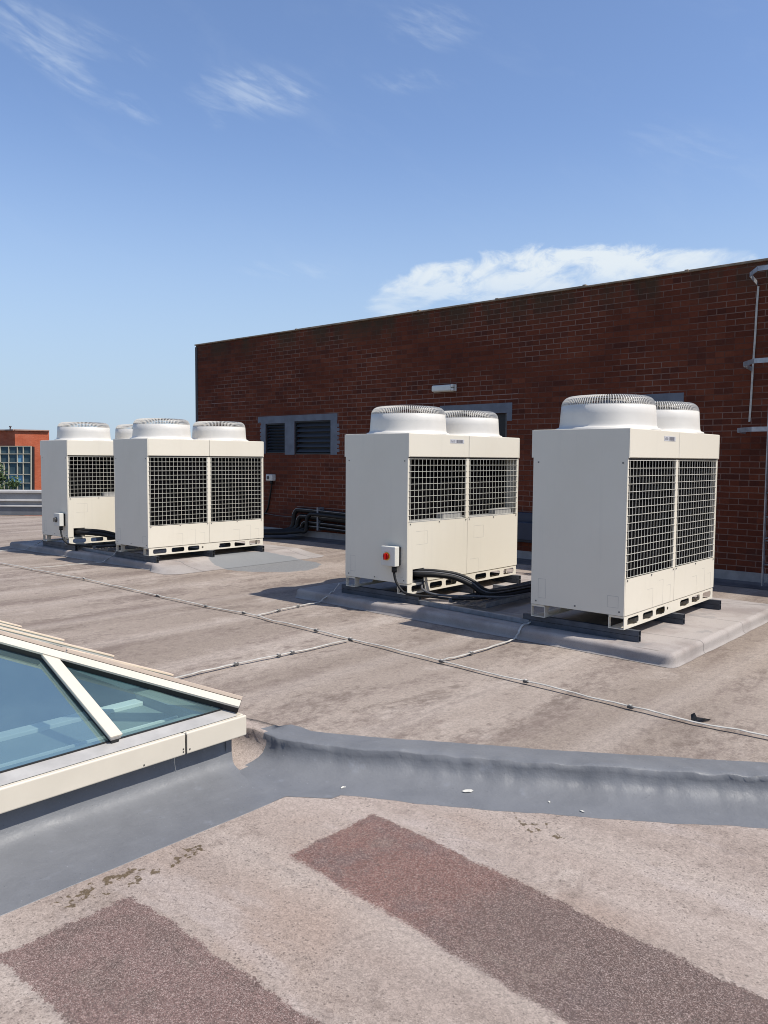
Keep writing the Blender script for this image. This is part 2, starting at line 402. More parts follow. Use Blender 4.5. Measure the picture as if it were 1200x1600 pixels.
wisp = cl(1, 5.5, .36, 10, 5, .58, 7.7, .8); wisp2 = cl(1, 3.5, .3, 22, 5, .6, 2.2, .8)
wm = None
for (ca, ce, ra, re, rot, st) in ((2.675, .447, .13, .022, .12, .8), (2.675, .418, .10, .022, .42, .95), (2.592, .388, .04, .014, .45, .75), (2.45, .414, .10, .034, -.05, .85), (2.405, .418, .035, .018, .3, .8),
                                  (2.497, .388, .022, .020, 0, .55), (2.235, .482, .08, .03, .1, .55), (2.26, .43, .08, .016, 0, .45), (2.41, .226, .08, .014, 0, .65), (1.93, .34, .10, .03, .3, .3)):
    e = wt.math('MULTIPLY', ell(ca, ce, ra, re, rot), st)
    wm = e if wm is None else wt.math('MAXIMUM', wm, e)
wn = wt.math('ADD', wt.math('MULTIPLY', wisp, .6), wt.math('MULTIPLY', wisp2, .4))
cw = wt.math('MULTIPLY', wt.step(wt.math('ADD', wn, wt.math('MULTIPLY', wm, .10)), .46, .78), wm)
veil = wt.math('MULTIPLY', wt.step(cl(1, 3, .4, 5, 5, .6, 9.), .5, .8), wt.math('MULTIPLY', wt.step(E_, .12, .35), .05))
hz = wt.step(E_, .0, .40, .88, 0)
skyc = wt.mix(hz, wt.mix(1, sky.outputs[0], (1.02, 1.05, 1.17), 'MULTIPLY'), (2.95, 3.85, 4.90))
cloud = wt.mix(cb, (5.1, 5.7, 6.3), (5.6, 6.0, 6.2))
amt = wt.math('ADD', wt.math('ADD', wt.math('MULTIPLY', cb, .86), wt.math('MULTIPLY', cw, .40)), veil, clamp=True)
wt.put(bg.inputs[0], wt.mix(amt, skyc, cloud)); bg.inputs[1].default_value = .134

sl = bpy.data.lights.new('sun', 'SUN'); sl.energy = 5.0; sl.angle = R(.5); sl.color = (1, .945, .86)
so = bpy.data.objects.new('sun', sl); col.objects.link(so); so.rotation_euler = SUN.to_track_quat('Z', 'Y').to_euler()

cam = bpy.data.cameras.new('camera'); co = bpy.data.objects.new('camera', cam); col.objects.link(co)
r_ = Vector((.7511162, .6601324, .0070442)); u_ = Vector((-.0490671, .0451827, .997773)); f_ = Vector((-.658344, .7497891, -.0663282))
mt = Matrix((r_, u_, -f_)).transposed().to_4x4(); mt.translation = (0, 0, 1.5); co.matrix_world = mt
cam.sensor_width = 36; cam.lens = 36 * 1242.7 / 1600; cam.clip_start = .05; cam.clip_end = 6000
sc.camera = co
vs = sc.view_settings; vs.view_transform = 'Standard'; vs.look = 'None'; vs.gamma = 1; vs.exposure = .17; sc.cycles.filter_width = 1.0; vs.use_curve_mapping = False

# ------------------------------------------------------------------ setting: ground and roofs
b = MB(); b.add([(-3000, -3000, -9), (3000, -3000, -9), (3000, 3000, -9), (-3000, 3000, -9)], [(0, 1, 2, 3)])
tag(b.build('ground', simple('tarmac_and_grass', (.09, .10, .07), .9, 0, .3, .05)), kind='structure')

LN = -.12
b = MB()                                             # lower roof, with the opening under the skylight left out
b.add([(-3.26, -8, LN), (14, -8, LN), (14, 11, LN), (-3.26, 11, LN)], [(0, 1, 2, 3)])
b.add([(-8.4, 2.50, LN), (-3.26, 2.50, LN), (-3.26, 4, LN), (-8.4, 4, LN)], [(0, 1, 2, 3)])
tag(b.build('lower_roof', M['roof_low']), kind='structure')

path = [(-6.35, 2.70), (-4.2, 2.715), (-3.62, 2.72), (-3.40, 2.745), (-3.22, 2.755), (-3.07, 2.765), (-2.9, 2.835), (-2.62, 2.99), (-2.28, 3.19), (-1.8, 3.487), (-1.06, 3.965), (0, 4.63), (2, 5.9), (5, 7.8), (8.8, 10.15)]
pc = [Vector((p[0], p[1], 0)) for p in path]
b = MB()                                             # upper roof deck
dk = [(8.8, 10.4), (-14, 10.4), (-14, 24), (-5, 35), (-34, -5), (-24, -8), (-6.35, -8)]
inset = [(x - .045, y + .075) for x, y in path[5:]]
ring = [(-6.35, 2.76), (-3.30, 2.80)] + inset + [(8.8, 10.6), (-14.2, 10.6), (-14.2, 20.5), (-10.5, 17.66), (-34.5, -3.4), (-34.5, -8), (-6.35, -8)]
bm = bmesh.new(); vv = [bm.verts.new((x, y, 0)) for x, y in ring]; ee = [bm.edges.new((vv[i], vv[(i + 1) % len(vv)])) for i in range(len(vv))]
bmesh.ops.triangle_fill(bm, edges=ee, use_beauty=True)
b.add([v.co[:] for v in bm.verts], [[v.index for v in f.verts] for f in (bm.verts.index_update() or bm.faces)]); bm.free()
o = b.build('roof', M['roof'])
for p in o.data.polygons:
    if p.normal.z < 0: p.flip()
tag(o, kind='structure')

# the painted step between the two levels, swept along the edge with hand-laid lumps
def resample(pts, d):
    out = [pts[0]]
    for a, c in zip(pts, pts[1:]):
        n = max(1, int((c - a).length / d))
        for k in range(1, n + 1): out.append(a.lerp(c, k / n))
    return out
def nz(x, s=0.):
    return (math.sin(x * 3.1 + s) + .6 * math.sin(x * 7.7 + 1.3 + s * 2) + .45 * math.sin(x * 17.3 + 2.1 * s) + .3 * math.sin(x * 41. + s)) / 2.3
vis = resample(curve(pc[:12], 6), .02) + pc[12:]
prof = [(-.21, .004), (-.14, .007), (-.07, .012), (-.03, .014), (-.004, .0125), (.002, .008), (.005, -.020), (.012, -.050), (.034, -.076), (.064, -.093), (.11, -.105), (.16, -.112), (.283, -.1194)]
b = MB(); vsl = []
for i, p in enumerate(vis):
    q0 = vis[max(i - 2, 0)]; q1 = vis[min(i + 2, len(vis) - 1)]; d = (q1 - q0).normalized(); sd = Vector((d.y, -d.x, 0))
    L = i * .02
    for j, (a, z) in enumerate(prof):
        wv = [.012, .004, .006, .008, .011, .013, .013, .012, .012, .010, .006, .003, .018][j]
        aa = a + nz(L, .4 * (j // 3)) * wv + random.uniform(-1, 1) * .0014
        if 4 <= j <= 9:
            fold = max(0, math.sin(L * 9.1 + 2.2 * math.sin(L * 1.9)) - .55) * (.5 + .5 * math.sin(L * 1.3 + 1)); aa += fold * .014 * (1 - (j - 4) / 6); z += fold * .006
        zz = z + (nz(L * 1.7, j * .9) * .0045 + random.uniform(-1, 1) * .0016 + .004 * math.sin(L * 29 + 3 * math.sin(L * 5)) * (1 if 3 <= j <= 8 else .2) if 2 <= j <= 10 else 0)
        if j == 0 and p.x < -3.3: aa = -.05
        if 3 <= j <= 10:
            q_ = Vector((p.x * 21, p.y * 21, j * .8)); w_ = (0, 0, 0, .15, .3, .5, .65, .7, .6, .4, .25)[j] * (.55 + .6 * max(0, mnoise.noise(Vector((p.x * 1.7, 3, 0))) + .35))
            zz += mnoise.noise(q_) * .011 * w_ + mnoise.noise(q_ * 2.3) * .005 * w_; aa += mnoise.noise(q_ + Vector((9, 3, 1))) * .014 * w_
        vsl.append((p.x + sd.x * aa, p.y + sd.y * aa, zz))
n = len(prof)
b.add(vsl, [(i * n + k, i * n + k + 1, (i + 1) * n + k + 1, (i + 1) * n + k) for i in range(len(vis) - 1) for k in range(n - 1)], 0, True)
for i in range(len(vis) - 1):
    for k in range(n - 1):
        if vis[i].x + random.uniform(-.02, .02) < (-3.36 if k < 3 else -3.27 + .008 * (k - 6)): b.m[i * (n - 1) + k] = 1
tag(b.build('roof_step', [M['grey'], M['roof_low']]), kind='structure')

# painted band at the foot of the skylight
b = MB()
edge = [(-2.80 + .006 * nz(k * .3), -6 + k * .2, LN + .0015) for k in range(43)]
cor = [(-2.80, 2.49, LN + .0015), (-2.62, 2.62, LN + .0015), (-2.60, 2.85, LN + .0015), (-3.02, 2.70, LN + .0015), (-3.19, 2.685, LN + .0015), (-3.235, 2.64, LN + .0015), (-3.25, 2.58, LN + .0015), (-3.225, 2.52, LN + .0015)]
inner = [(-3.15, p[1], LN + .0015) for p in edge]
b.add(edge + inner, [(i, i + 1, len(edge) + i + 1, len(edge) + i) for i in range(len(edge) - 1)])
b.add([(p[0] + .004, p[1], LN - .003) for p in edge] + edge, [(i, i + 1, len(edge) + i + 1, len(edge) + i) for i in range(len(edge) - 1)])
b.add([edge[-1]] + cor + [inner[-1]], [tuple(range(len(cor) + 2))])
tag(b.build('painted_band', M['grey']), kind='structure')

# ------------------------------------------------------------------ skylight
SKX, SKY1, ZG, T = -3.30, 2.57, .196, .415
sk = empty('skylight', (-3.3, 0, 0))
tag(sk, 'large hipped glass skylight with cream frame at the left foreground', 'skylight')
def P(x, y, z): return (x + 3.3, y, z)
def skb(mb, name, mat, bevel=0, seg=2):
    mb.v = [(x + 3.3, y, z) for x, y, z in mb.v]
    return mb.build(name, mat, sk, bevel, seg)
Y0 = -4.2; X2 = -8.5; HW = 2.6
# upstand of grey paint with a soft fillet
ys = [Y0 + (2.535 - Y0) * k / 150 for k in range(151)]
upf = [(-3.288, .075), (-3.283, .0), (-3.275, -.045), (-3.260, -.076), (-3.232, -.096), (-3.185, -.108), (-3.10, -.1155), (-3.02, -.1188)]
b = MB(); vsl = []
for i, y in enumerate(ys):
    for j, (x, z) in enumerate(upf):
        k = .5 + .5 * j / 7
        fade = 1. if y < 2.47 else max(.3, (2.535 - y) / .065)
        xx = x if j < 2 else upf[1][0] + .02 + (x - upf[1][0] - .02) * (.15 + .85 * fade) if y > 2.47 else x
        vsl.append((xx + .006 * nz(y * 1.3, j * .5) * k, y, z + (.004 * nz(y * 2.1, j) if 1 < j < 7 else 0)))
n = len(upf)
b.add(vsl, [(i * n + k, i * n + k + 1, (i + 1) * n + k + 1, (i + 1) * n + k) for i in range(len(ys) - 1) for k in range(n - 1)], 0, True)
b.box(-8.4, -3.292, 2.45, 2.50, LN - .01, .075); b.box(-8.4, -3.274, 2.50, 2.5355, LN - .01, .075)
b.box(-8.4, -8.36, Y0, 2.45, LN - .01, .075)
b.box(-8.4, -3.292, Y0, Y0 + .05, LN - .01, .075)
skb(b, 'upstand', M['grey'])
# fascia, in two lengths on the near side
def fascia(y0, y1, ends=True):
    b = MB()
    b.box(-3.232, -3.210, y0, y1, .060, .166)
    b.box(-3.300, -3.234, y0, y1, .146, .163)
    return b
skb(fascia(2.215, 2.585), 'fascia', M['cream'], .007, 3)
skb(fascia(Y0, 2.209), 'fascia', M['cream'], .007, 3)
b = MB(); b.box(-8.5, -3.236, 2.563, 2.585, .060, .166); b.box(-8.5, -3.36, 2.50, 2.561, .146, .163); skb(b, 'fascia', M['cream'], .007, 3)
b = MB(); b.box(-3.2095, -3.2085, 2.209, 2.2145, .064, .158)
skb(b, 'fascia_joint', M['seal'])
for yy, zz in ((2.195, .092), (2.195, .078), (2.232, .082), (1.98, .075)):
    b = MB(); b.box(-3.211, -3.2075, yy - .003, yy + .003, zz - .003, zz + .003); skb(b, 'rivet', M['seal'])
# sill between fascia and glass
b = MB()
b.add([(-3.238, Y0, .1665), (-3.238, 2.545, .1665), (-3.305, 2.545, .1945), (-3.305, Y0, .1945)], [(0, 1, 2, 3)])
b.add([(-3.36, 2.556, .1665), (-8.4, 2.556, .1665), (-8.4, 2.52, .1945), (-3.34, 2.52, .1945)], [(0, 1, 2, 3)])
b.add([(-3.238, 2.545, .1665), (-3.238, 2.55, .05), (-3.36, 2.556, .05), (-3.36, 2.556, .1665), (-3.305, 2.545, .1945)], [(0, 1, 2, 3, 4)])
skb(b, 'sill', M['alu'])
b = MB(); b.box(-3.312, -3.300, Y0, 2.545, .1945, .1995); b.box(-8.3, -3.31, 2.535, 2.545, .1945, .1995)
skb(b, 'seal', M['seal'])
# glass: near slope, end slope and the two far slopes
def slope(s_x): return s_x * T
apx = SKX - HW; zr = ZG + HW * T
def pane(name, pts):
    b = MB(); b.add(pts, [tuple(range(len(pts)))]); return skb(b, name, M['glass'])
Yb = [1.88, 1.20, .52, -.16, -.84, -1.52]
ylist = [SKY1] + Yb
hip = lambda s: (SKX - s, SKY1 - s, ZG + s * T)
for k in range(len(ylist) - 1):
    ya, yb = ylist[k], ylist[k + 1]; sa, sb = SKY1 - ya, SKY1 - yb
    top = []
    sb_ = min(sb, HW); sa_ = min(sa, HW)
    pts = [(SKX, ya, ZG), (SKX, yb, ZG), (SKX - sb_, yb, ZG + sb_ * T)]
    if sa < HW < sb: pts.append((SKX - HW, SKY1 - HW, zr))
    if sa > 0: pts.append((SKX - sa_, ya, ZG + sa_ * T))
    pane('glass_pane', pts)
pane('glass_pane', [(SKX, -1.52, ZG), (SKX, Y0, ZG), (apx, Y0, zr), (apx, -1.52, zr)])
pane('glass_pane', [(SKX, SKY1, ZG), (apx, SKY1 - HW, zr), (apx - HW, SKY1, ZG)])
pane('glass_pane', [(apx, SKY1 - HW, zr), (apx, Y0, zr), (apx - HW, Y0, ZG), (apx - HW, SKY1, ZG)])
# glazing bars: cap on an aluminium web
def gbar(a, c, up, name='glazing_bar', w=.062, mat='cream'):
    a = Vector(a); c = Vector(c); up = Vector(up).normalized()
    b = MB(); b.bar(a + up * .034, c + up * .034, w, .012, up); b.bar(a + up * .022, c + up * .022, w * .86, .014, up, 1); b.bar(a + up * .006, c + up * .006, w * .66, .022, up, 2)
    return skb(b, name, [M[mat], M['alu'], M['seal']], .002, 1)
nX = Vector((T, 0, 1)); nY = Vector((0, T, 1))
for yb in Yb:
    s = min(SKY1 - yb, HW) - .03
    gbar((SKX + .012, yb, ZG - .0054), (SKX - s, yb, ZG + s * T), nX)
for k, xb in enumerate((-3.94, -4.59, -5.24, -5.89, -6.54, -7.19)):
    s = min(SKX - xb, apx + 2 * HW - SKX if 0 else (xb - (apx - HW)) if xb < apx else SKX - xb) - .03
    gbar((xb, SKY1 + .03, ZG + .012), (xb, SKY1 - s, ZG + s * T + .024), nY, w=.058, mat='tanlight')
# hip caps: one leaf on each slope
h0 = Vector(hip(-.02)); h1 = Vector(hip(HW))
d = (h1 - h0).normalized()
def leaf(side, mat, w, lift=.036, name='hip_cap', e0=0., th=.011):
    """side=+1 lies on the near slope, -1 on the end slope"""
    n_ = (nX if side > 0 else nY).normalized(); t_ = d.cross(n_).normalized()
    if (side > 0 and t_.y > 0) or (side < 0 and t_.x > 0): t_ = -t_
    if side > 0: t_ = t_ if t_.x > 0 or t_.y < 0 else -t_
    a0 = h0 + d * e0 + n_ * lift; a1 = h1 + n_ * lift
    b = MB(); vs_ = []
    for q in (a0, a1):
        for o_ in (0, w):
            for hh in (0, th): vs_.append(q + t_ * o_ + n_ * hh)
    b.add(vs_, [(0, 1, 3, 2), (4, 6, 7, 5), (0, 4, 5, 1), (2, 3, 7, 6), (1, 5, 7, 3), (0, 2, 6, 4)])
    b2 = [q for q in ()]
    vs_ = []
    for q in (a0 - n_ * lift, a1 - n_ * lift):
        for o_ in (.004, w * .82):
            for hh in (-.002, lift - .001): vs_.append(q + t_ * o_ + n_ * hh)
    b.add(vs_, [(0, 1, 3, 2), (4, 6, 7, 5), (0, 4, 5, 1), (2, 3, 7, 6), (1, 5, 7, 3), (0, 2, 6, 4)], 1)
    return skb(b, name, [M[mat], M['seal']])
leaf(1, 'cream', .058); leaf(-1, 'tanlight', .060, .042, th=.017)
# ridge cap
gbar((apx, SKY1 - HW, zr), (apx, Y0, zr), (0, 0, 1), 'ridge_cap', .09)
# inside: lining of the opening, inner frame lines and the room below
b = MB()
b.box(-3.42, -3.31, Y0, 2.50, -.9, .17); b.box(-3.97, -3.42, 2.40, 2.50, -.9, .17); skb(b, 'lining', M['inner'])
b = MB(); b.box(-8.4, -8.3, Y0, 2.4, -.9, .17); skb(b, 'lining', M['inner'])
b = MB(); b.box(-3.88, -3.421, Y0, 2.395, .08, .12); skb(b, 'inner_ledge', M['inner'])
b = MB(); b.box(-3.965, -3.881, Y0, 2.395, .07, .14); skb(b, 'inner_frame', M['strip'], .004)
b = MB(); b.box(-4.10, -4.06, Y0, 2.395, .02, .05); skb(b, 'inner_track', M['inner'], .004)
b = MB(); b.box(-3.56, -3.545, Y0, 2.395, .1205, .132)
skb(b, 'drip_channel', M['strip'])
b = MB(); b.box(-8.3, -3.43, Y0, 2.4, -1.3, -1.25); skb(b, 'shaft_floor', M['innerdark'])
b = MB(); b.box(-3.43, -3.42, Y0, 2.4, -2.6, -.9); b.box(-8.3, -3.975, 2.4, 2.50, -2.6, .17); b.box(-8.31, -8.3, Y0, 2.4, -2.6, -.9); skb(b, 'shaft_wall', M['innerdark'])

# ------------------------------------------------------------------ plinths
ap = [(.55, .003), (.44, .016), (.32, .034), (.22, .050), (.13, .066), (.06, .080), (.01, .090), (-.03, .0945), (-.06, .0955)]
def plinth(name, poly, label, h=.095, apron=False):
    b = MB(); cx = sum(p[0] for p in poly) / 4; cy = sum(p[1] for p in poly) / 4
    base = empty(name, (cx, cy, 0)); pts = []
    m = len(poly)
    for i in range(m):
        a = Vector((*poly[i], 0)); c = Vector((*poly[(i + 1) % m], 0)); pr = Vector((*poly[i - 1], 0))
        d0 = (a - pr).normalized(); d1 = (c - a).normalized(); rr = .065
        for k in range(5):
            t_ = k / 4; pts.append((a - d0 * rr) * (1 - t_) ** 2 + a * 2 * t_ * (1 - t_) + (a + d1 * rr) * t_ * t_)
        L = (c - a).length; nn = int(L / .12)
        for k in range(1, nn): pts.append((a + d1 * rr).lerp(c - d1 * rr, k / nn))
    prof = [(.022, .003), (.010, .010), (.002, .026), (-.001, .060), (-.006, .078), (-.017, .090), (-.033, .0965), (-.050, .0970), (-.060, .0955)]
    N = len(pts); vsl = []
    for i, p in enumerate(pts):
        d_ = (pts[(i + 1) % N] - pts[i - 1]).normalized(); sd = Vector((d_.y, -d_.x, 0))
        if sd.dot(p - Vector((cx, cy, 0))) < 0: sd = -sd
        wA = max(0., sd.x) ** 4 if apron else 0.
        for j, (a, z) in enumerate(prof):
            a, z = a + wA * (ap[j][0] - a), z + wA * (ap[j][1] - z)
            wv = .008 if j < 7 else .004
            wv *= 1 if j < 5 else .3
            q = p + sd * (a + wv * nz(i * .12 * 1.4, j * .35)); vsl.append((q.x - cx, q.y - cy, z * h / .095 + (.004 * nz(i * .21, j) if 1 < j < 8 else 0)))
    n = len(prof)
    fs = [(i * n + k, i * n + k + 1, ((i + 1) % N) * n + k + 1, ((i + 1) % N) * n + k) for i in range(N) for k in range(n - 1)]
    b.add(vsl, fs, 0, True)
    b.add([vsl[i * n + n - 1] for i in range(N)], [tuple(range(N))])
    o = b.build('plinth_body', M['plinth'], base)
    return tag(base, label, 'plinth', 'felt covered plinths under the units')
plinth('equipment_plinth', [(-6.35, 5.78), (-2.17, 5.66), (-2.17, 8.4), (-6.35, 8.45)], 'felt covered roof plinth carrying the two right hand air conditioning units')
plinth('equipment_plinth', [(-13.25, 5.72), (-9.22, 5.86), (-9.22, 8.5), (-13.25, 8.4)], 'felt covered roof plinth carrying the two left hand air conditioning units', apron=True)

# ------------------------------------------------------------------ air conditioning units
W, D = 1.99, .836
ZL, ZB, ZT = 0., .108, 1.567           # leg foot, body bottom, deck (local)
ZH = ZT - .228                         # underside of the header
GA, GB = .70, .395                     # bottom of the grille on the service side / on the coil side
def plate_with_slots(b, y0, y1, z0, z1, slots, xo, th, mi=0):
    """a plate in the YZ plane with rounded slots punched through it"""
    slots = sorted(slots); cuts = [y0]
    for s0, s1 in zip(slots, slots[1:]): cuts.append((s0[1] + s1[0]) / 2)
    cuts.append(y1)
    for (a, c, h0, h1), ya, yb in zip(slots, cuts, cuts[1:]):
        k = min(.014, (h1 - h0) * .35)
        ho = [(a + k, h0), (c - k, h0), (c, h0 + k), (c, h1 - k), (c - k, h1), (a + k, h1), (a, h1 - k), (a, h0 + k)]
        ou = [(a + k, z0), (c - k, z0), (yb, h0 + k), (yb, h1 - k), (c - k, z1), (a + k, z1), (ya, h1 - k), (ya, h0 + k)]
        co_ = {1: (yb, z0), 3: (yb, z1), 5: (ya, z1), 7: (ya, z0)}
        for x, flip in ((xo, 0), (xo - th, 1)):
            V = [(x, *p) for p in ho] + [(x, *p) for p in ou] + [(x, *co_[i]) for i in (1, 3, 5, 7)]
            F = []
            for i in range(8):
                j = (i + 1) % 8
                if i in co_: F.append((8 + i, 16 + (i - 1) // 2, 8 + j, j, i))
                else: F.append((8 + i, 8 + j, j, i))
            b.add(V, F, mi)
        V = [(xo, *p) for p in ho] + [(xo - th, *p) for p in ho]
        b.add(V, [(i, (i + 1) % 8, 8 + (i + 1) % 8, 8 + i) for i in range(8)], mi)
    b.add([(xo, y0, z0), (xo, y1, z0), (xo, y1, z1), (xo, y0, z1), (xo - th, y0, z0), (xo - th, y1, z0), (xo - th, y1, z1), (xo - th, y0, z1)],
          [(0, 1, 5, 4), (1, 2, 6, 5), (2, 3, 7, 6), (3, 0, 4, 7)], mi)

def grille_mesh(y0, y1, z0, z1, x, sgn):
    b = MB(); th = .0018; p = .0605
    ny = round((y1 - y0) / p)
    for k in range(ny + 1):
        y = y0 + (y1 - y0) * k / ny; b.box(x - th, x + th, y - th * .75, y + th * .75, z0, z1)
    nzr = round((z1 - z0) / p)
    for k in range(nzr + 1):
        z = z0 + (z1 - z0) * k / nzr; xx = x + sgn * th * 2
        b.box(xx - th, xx + th, y0 - .026, y1 + .026, z - th, z + th)
    return b

def make_unit(kind):
    """kind 'service' has the short grille, pipes and switch; 'coil' the long grille. Local: front face x=0, near end y=0."""
    root = empty('air_conditioner', (0, 0, 0))
    gf, gb = (GA, GB) if kind == 'service' else (GB, GA)
    # feet rails
    for nm, xf in (('front', -.004), ('rear', -D + .134)):
        b = MB()
        sl_ = [(.075, .285, .020, .082), (.365, .57, .020, .082), (.63, .82, .020, .082), (.862, .892, .038, .066), (1.16, 1.37, .020, .082), (1.44, 1.64, .020, .082), (1.715, 1.925, .020, .082)]
        plate_with_slots(b, .012, W - .012, 0, ZB - .012, sl_, xf, .004)
        b.box(xf - .13, xf - .004, .012, W - .012, 0, .005); b.box(xf - .13, xf - .126, .012, .05, .005, ZB - .004); b.box(xf - .13, xf - .126, W - .05, W - .012, .005, ZB - .004)
        b.box(xf - .13, xf - .126, .9, 1.05, .005, ZB - .004)
        b.box(xf - .13, xf - .004, .012, W - .012, ZB - .020, ZB - .004)
        b.build('base_rail', M['paint'], root)
    b = MB(); b.box(-D + .02, -.02, .01, W - .01, ZB - .004, ZB + .02, 0)
    b.build('base_tray', [M['recess']], root)
    # near and far end panels
    for y0, y1, sg in ((0, .012, -1), (W - .012, W, 1)):
        b = MB(); ol8 = [(-D + .008, ZB), (-.002, ZB), (-.002, ZH - .002), (.0095, ZH - .002), (.0095, ZT - .003), (-D - .0095, ZT - .003), (-D - .0095, ZH - .002), (-D + .008, ZH - .002)]
        b.add([(x, y, z) for y in (y0, y1) for x, z in ol8], [tuple(range(8)), tuple(range(15, 7, -1))] + [(i, (i + 1) % 8, 8 + (i + 1) % 8, 8 + i) for i in range(8)])
        yy = y0 if sg < 0 else y1
        for xx, zz in ((-.04, ZB + .03), (-.42, ZB + .03), (-.78, ZB + .03), (-.04, ZH - .04), (-.78, ZH - .04)):
            b.box(xx - .006, xx + .006, min(yy, yy + sg * .003), max(yy, yy + sg * .003), zz - .006, zz + .006, 1)
        def outl(x0, x1, z0, z1):
            e = .0012
            for q in ((x0, x1, z0 - e, z0 + e), (x0, x1, z1 - e, z1 + e), (x0 - e, x0 + e, z0, z1), (x1 - e, x1 + e, z0, z1)):
                b.box(q[0], q[1], min(yy, yy + sg * .0006), max(yy, yy + sg * .0006), q[2], q[3], 2)
        outl(-.14, -.05, ZB + .06, ZB + .15); outl(-.76, -.69, ZB + .06, ZB + .22)
        b.build('end_panel', [M['paint'], M['joint'], M['press']], root, .003)
    # inner shell: coil and fan chamber floor
    b = MB()
    ind = .16 if kind == 'service' else .055
    b.box(-D + .055, -ind, .014, W - .014, ZB + .03, ZH + .1)
    b.build('coil', [M['dark'], M['dark']], root)
    # lower front and back panels, two on each side
    hw = W / 2
    def lower(x0, x1, g, out, notch=False):
        for i, (ya, yb) in enumerate(((.0125, hw - .002), (hw + .002, W - .0125))):
            b = MB()
            if notch and i == 0:
                b.box(x0, x1, ya, .085, ZB, g); b.box(x0, x1, .265, yb, ZB, g); b.box(x0, x1, .0852, .2648, ZB + .135, g)
                b.box(x0 - .08, x0 - .06, .07, .29, ZB - .0, ZB + .16, 1)  # dark sheet standing in for the shade inside the pipe hole
            else: b.box(x0, x1, ya, yb, ZB, g)
            xs = x1 if out > 0 else x0; e = .0011
            def ol(y0, y1, z0, z1, op=''):
                S = {'b': (y0, y1, z0 - e, z0 + e), 't': (y0, y1, z1 - e, z1 + e), 'l': (y0 - e, y0 + e, z0, z1), 'r': (y1 - e, y1 + e, z0, z1)}
                for kk, q in S.items():
                    if kk not in op: b.box(min(xs, xs + out * .0006), max(xs, xs + out * .0006), *q, 2)
            if g == GA:
                ol(ya + .12, ya + .30, g - .22, g - .09, 'l' if i == 0 else ''); 
                if i: ol(ya + .06, ya + .21, ZB + .01, ZB + .15, 'lb')
            else:
                ol(ya + .42, ya + .53, ZB + .0, ZB + .16, 'bl'); ol(ya + .66, ya + .74, ZB, ZB + .21, 'bl'); ol(ya + .82, ya + .90, ZB, ZB + .15, 'bl')
            for yy in (ya + .03, (ya + yb) / 2, yb - .03):
                b.box(min(xs, xs + out * .006), max(xs, xs + out * .006), yy - .006, yy + .006, g - .018, g - .006, 3)
            b.build('lower_panel', [M['paint'], M['dark'], M['press'], M['joint']], root, .003)
    lower(-.012, .0, gf, 1, kind == 'service'); lower(-D, -D + .012, gb, -1)
    # posts beside the grilles
    for xa, xb, g in ((-.022, -.004, gf), (-D + .004, -D + .022, gb)):
        for ya, yb in ((.004, .032), (hw - .030, hw + .030), (W - .032, W - .004)):
            b = MB(); b.box(xa, xb, ya, yb, g, ZH - .012); b.build('grille_post', M['paint'], root, .003)
    for xx, g, sg in ((-.008, gf, 1), (-D + .008, gb, -1)):
        for ya, yb in ((.046, hw - .044), (hw + .044, W - .046)):
            grille_mesh(ya, yb, g + .012, ZH - .02, xx + sg * .006, sg).build('wire_grille', M['wire'], root)
    if kind == 'service':
        b = MB()
        for ya, yb in ((.05, hw - .03), (hw + .03, W - .05)):
            b.box(-.155, -.03, ya, yb, gf - .02, gf + .012); b.box(-.13, -.05, yb - .34, yb - .02, gf + .0125, gf + .07)
        b.build('chamber_ledge', M['ledge'], root)
    # header cabinet, split over the two halves
    for ya, yb in ((.0125, hw - .0025), (hw + .0025, W - .0125)):
        b = MB(); b.box(-D - .010, .010, ya, yb, ZH, ZT); b.build('header_panel', M['paint'], root, .006, 3)
    b = MB(); b.box(-D + .01, -.012, .012, W - .012, ZH - .014, ZH - .0005); b.build('shadow_gap', M['recess'], root)
    # nameplate on the near header
    b = MB(); b.box(.0105, .0115, .66, .90, ZT - .085, ZT - .045)
    x_ = .0117; y = .668
    for wd in (.005, .004, .007, .012, .004, .011, .009):
        b.box(.0115, .0119, y, y + wd * .7, ZT - .078, ZT - .078 + random.choice((.018, .026, .026)), 1); y += wd + .004
    y = .765
    for wd in (.006, .013, .008, .012, .012, .010, .013, .010):
        b.box(.0115, .0119, y, y + wd, ZT - .080, ZT - .050, 1 if wd != .008 else 2); y += wd + .0035
    b.build('nameplate', [M['label'], M['ink'], M['joint']], root)
    # fans
    for yc in (hw / 2 + .004, hw * 1.5 - .004):
        c = (-D / 2, yc, ZT)
        b = MB()
        S = .425                                             # squared skirt that runs up into a round wall
        prof = [(0, .0), (.10, .012), (.30, .016), (.62, .019), (.84, .026), (.95, .040), (1., .065), (1., .13), (1., .20)]
        N = 64; vsl = []
        for k in range(N):
            a = 2 * PI * k / N; ca, sa = math.cos(a), math.sin(a)
            e = 7.; sq = 1 / (abs(ca) ** e + abs(sa) ** e) ** (1 / e)
            for t_, z in prof:
                r0 = min(S * sq, .434); rr = r0 * (1 - t_) + (.396 - .07 * max(0, z - .05)) * t_
                vsl.append((c[0] + rr * ca, c[1] + rr * sa, c[2] + .0008 + z))
            for rr, z in ((.380, .204), (.372, .203), (.366, .19), (.36, .02), (.34, .004)):
                vsl.append((c[0] + rr * ca, c[1] + rr * sa, c[2] + .001 + z))
        n = len(prof) + 5
        fs = [(k * n + i, ((k + 1) % N) * n + i, ((k + 1) % N) * n + i + 1, k * n + i + 1) for k in range(N) for i in range(n - 1)]
        b.add(vsl, fs, 0, True)
        for q_ in range(len(b.f)):
            if q_ % (n - 1) >= n - 4: b.m[q_] = 1  # cowl inside coloured near black to stand for the shade behind the ribs
        fan = b.build('fan_cowl', [M['fanplastic'], M['dark']], root)
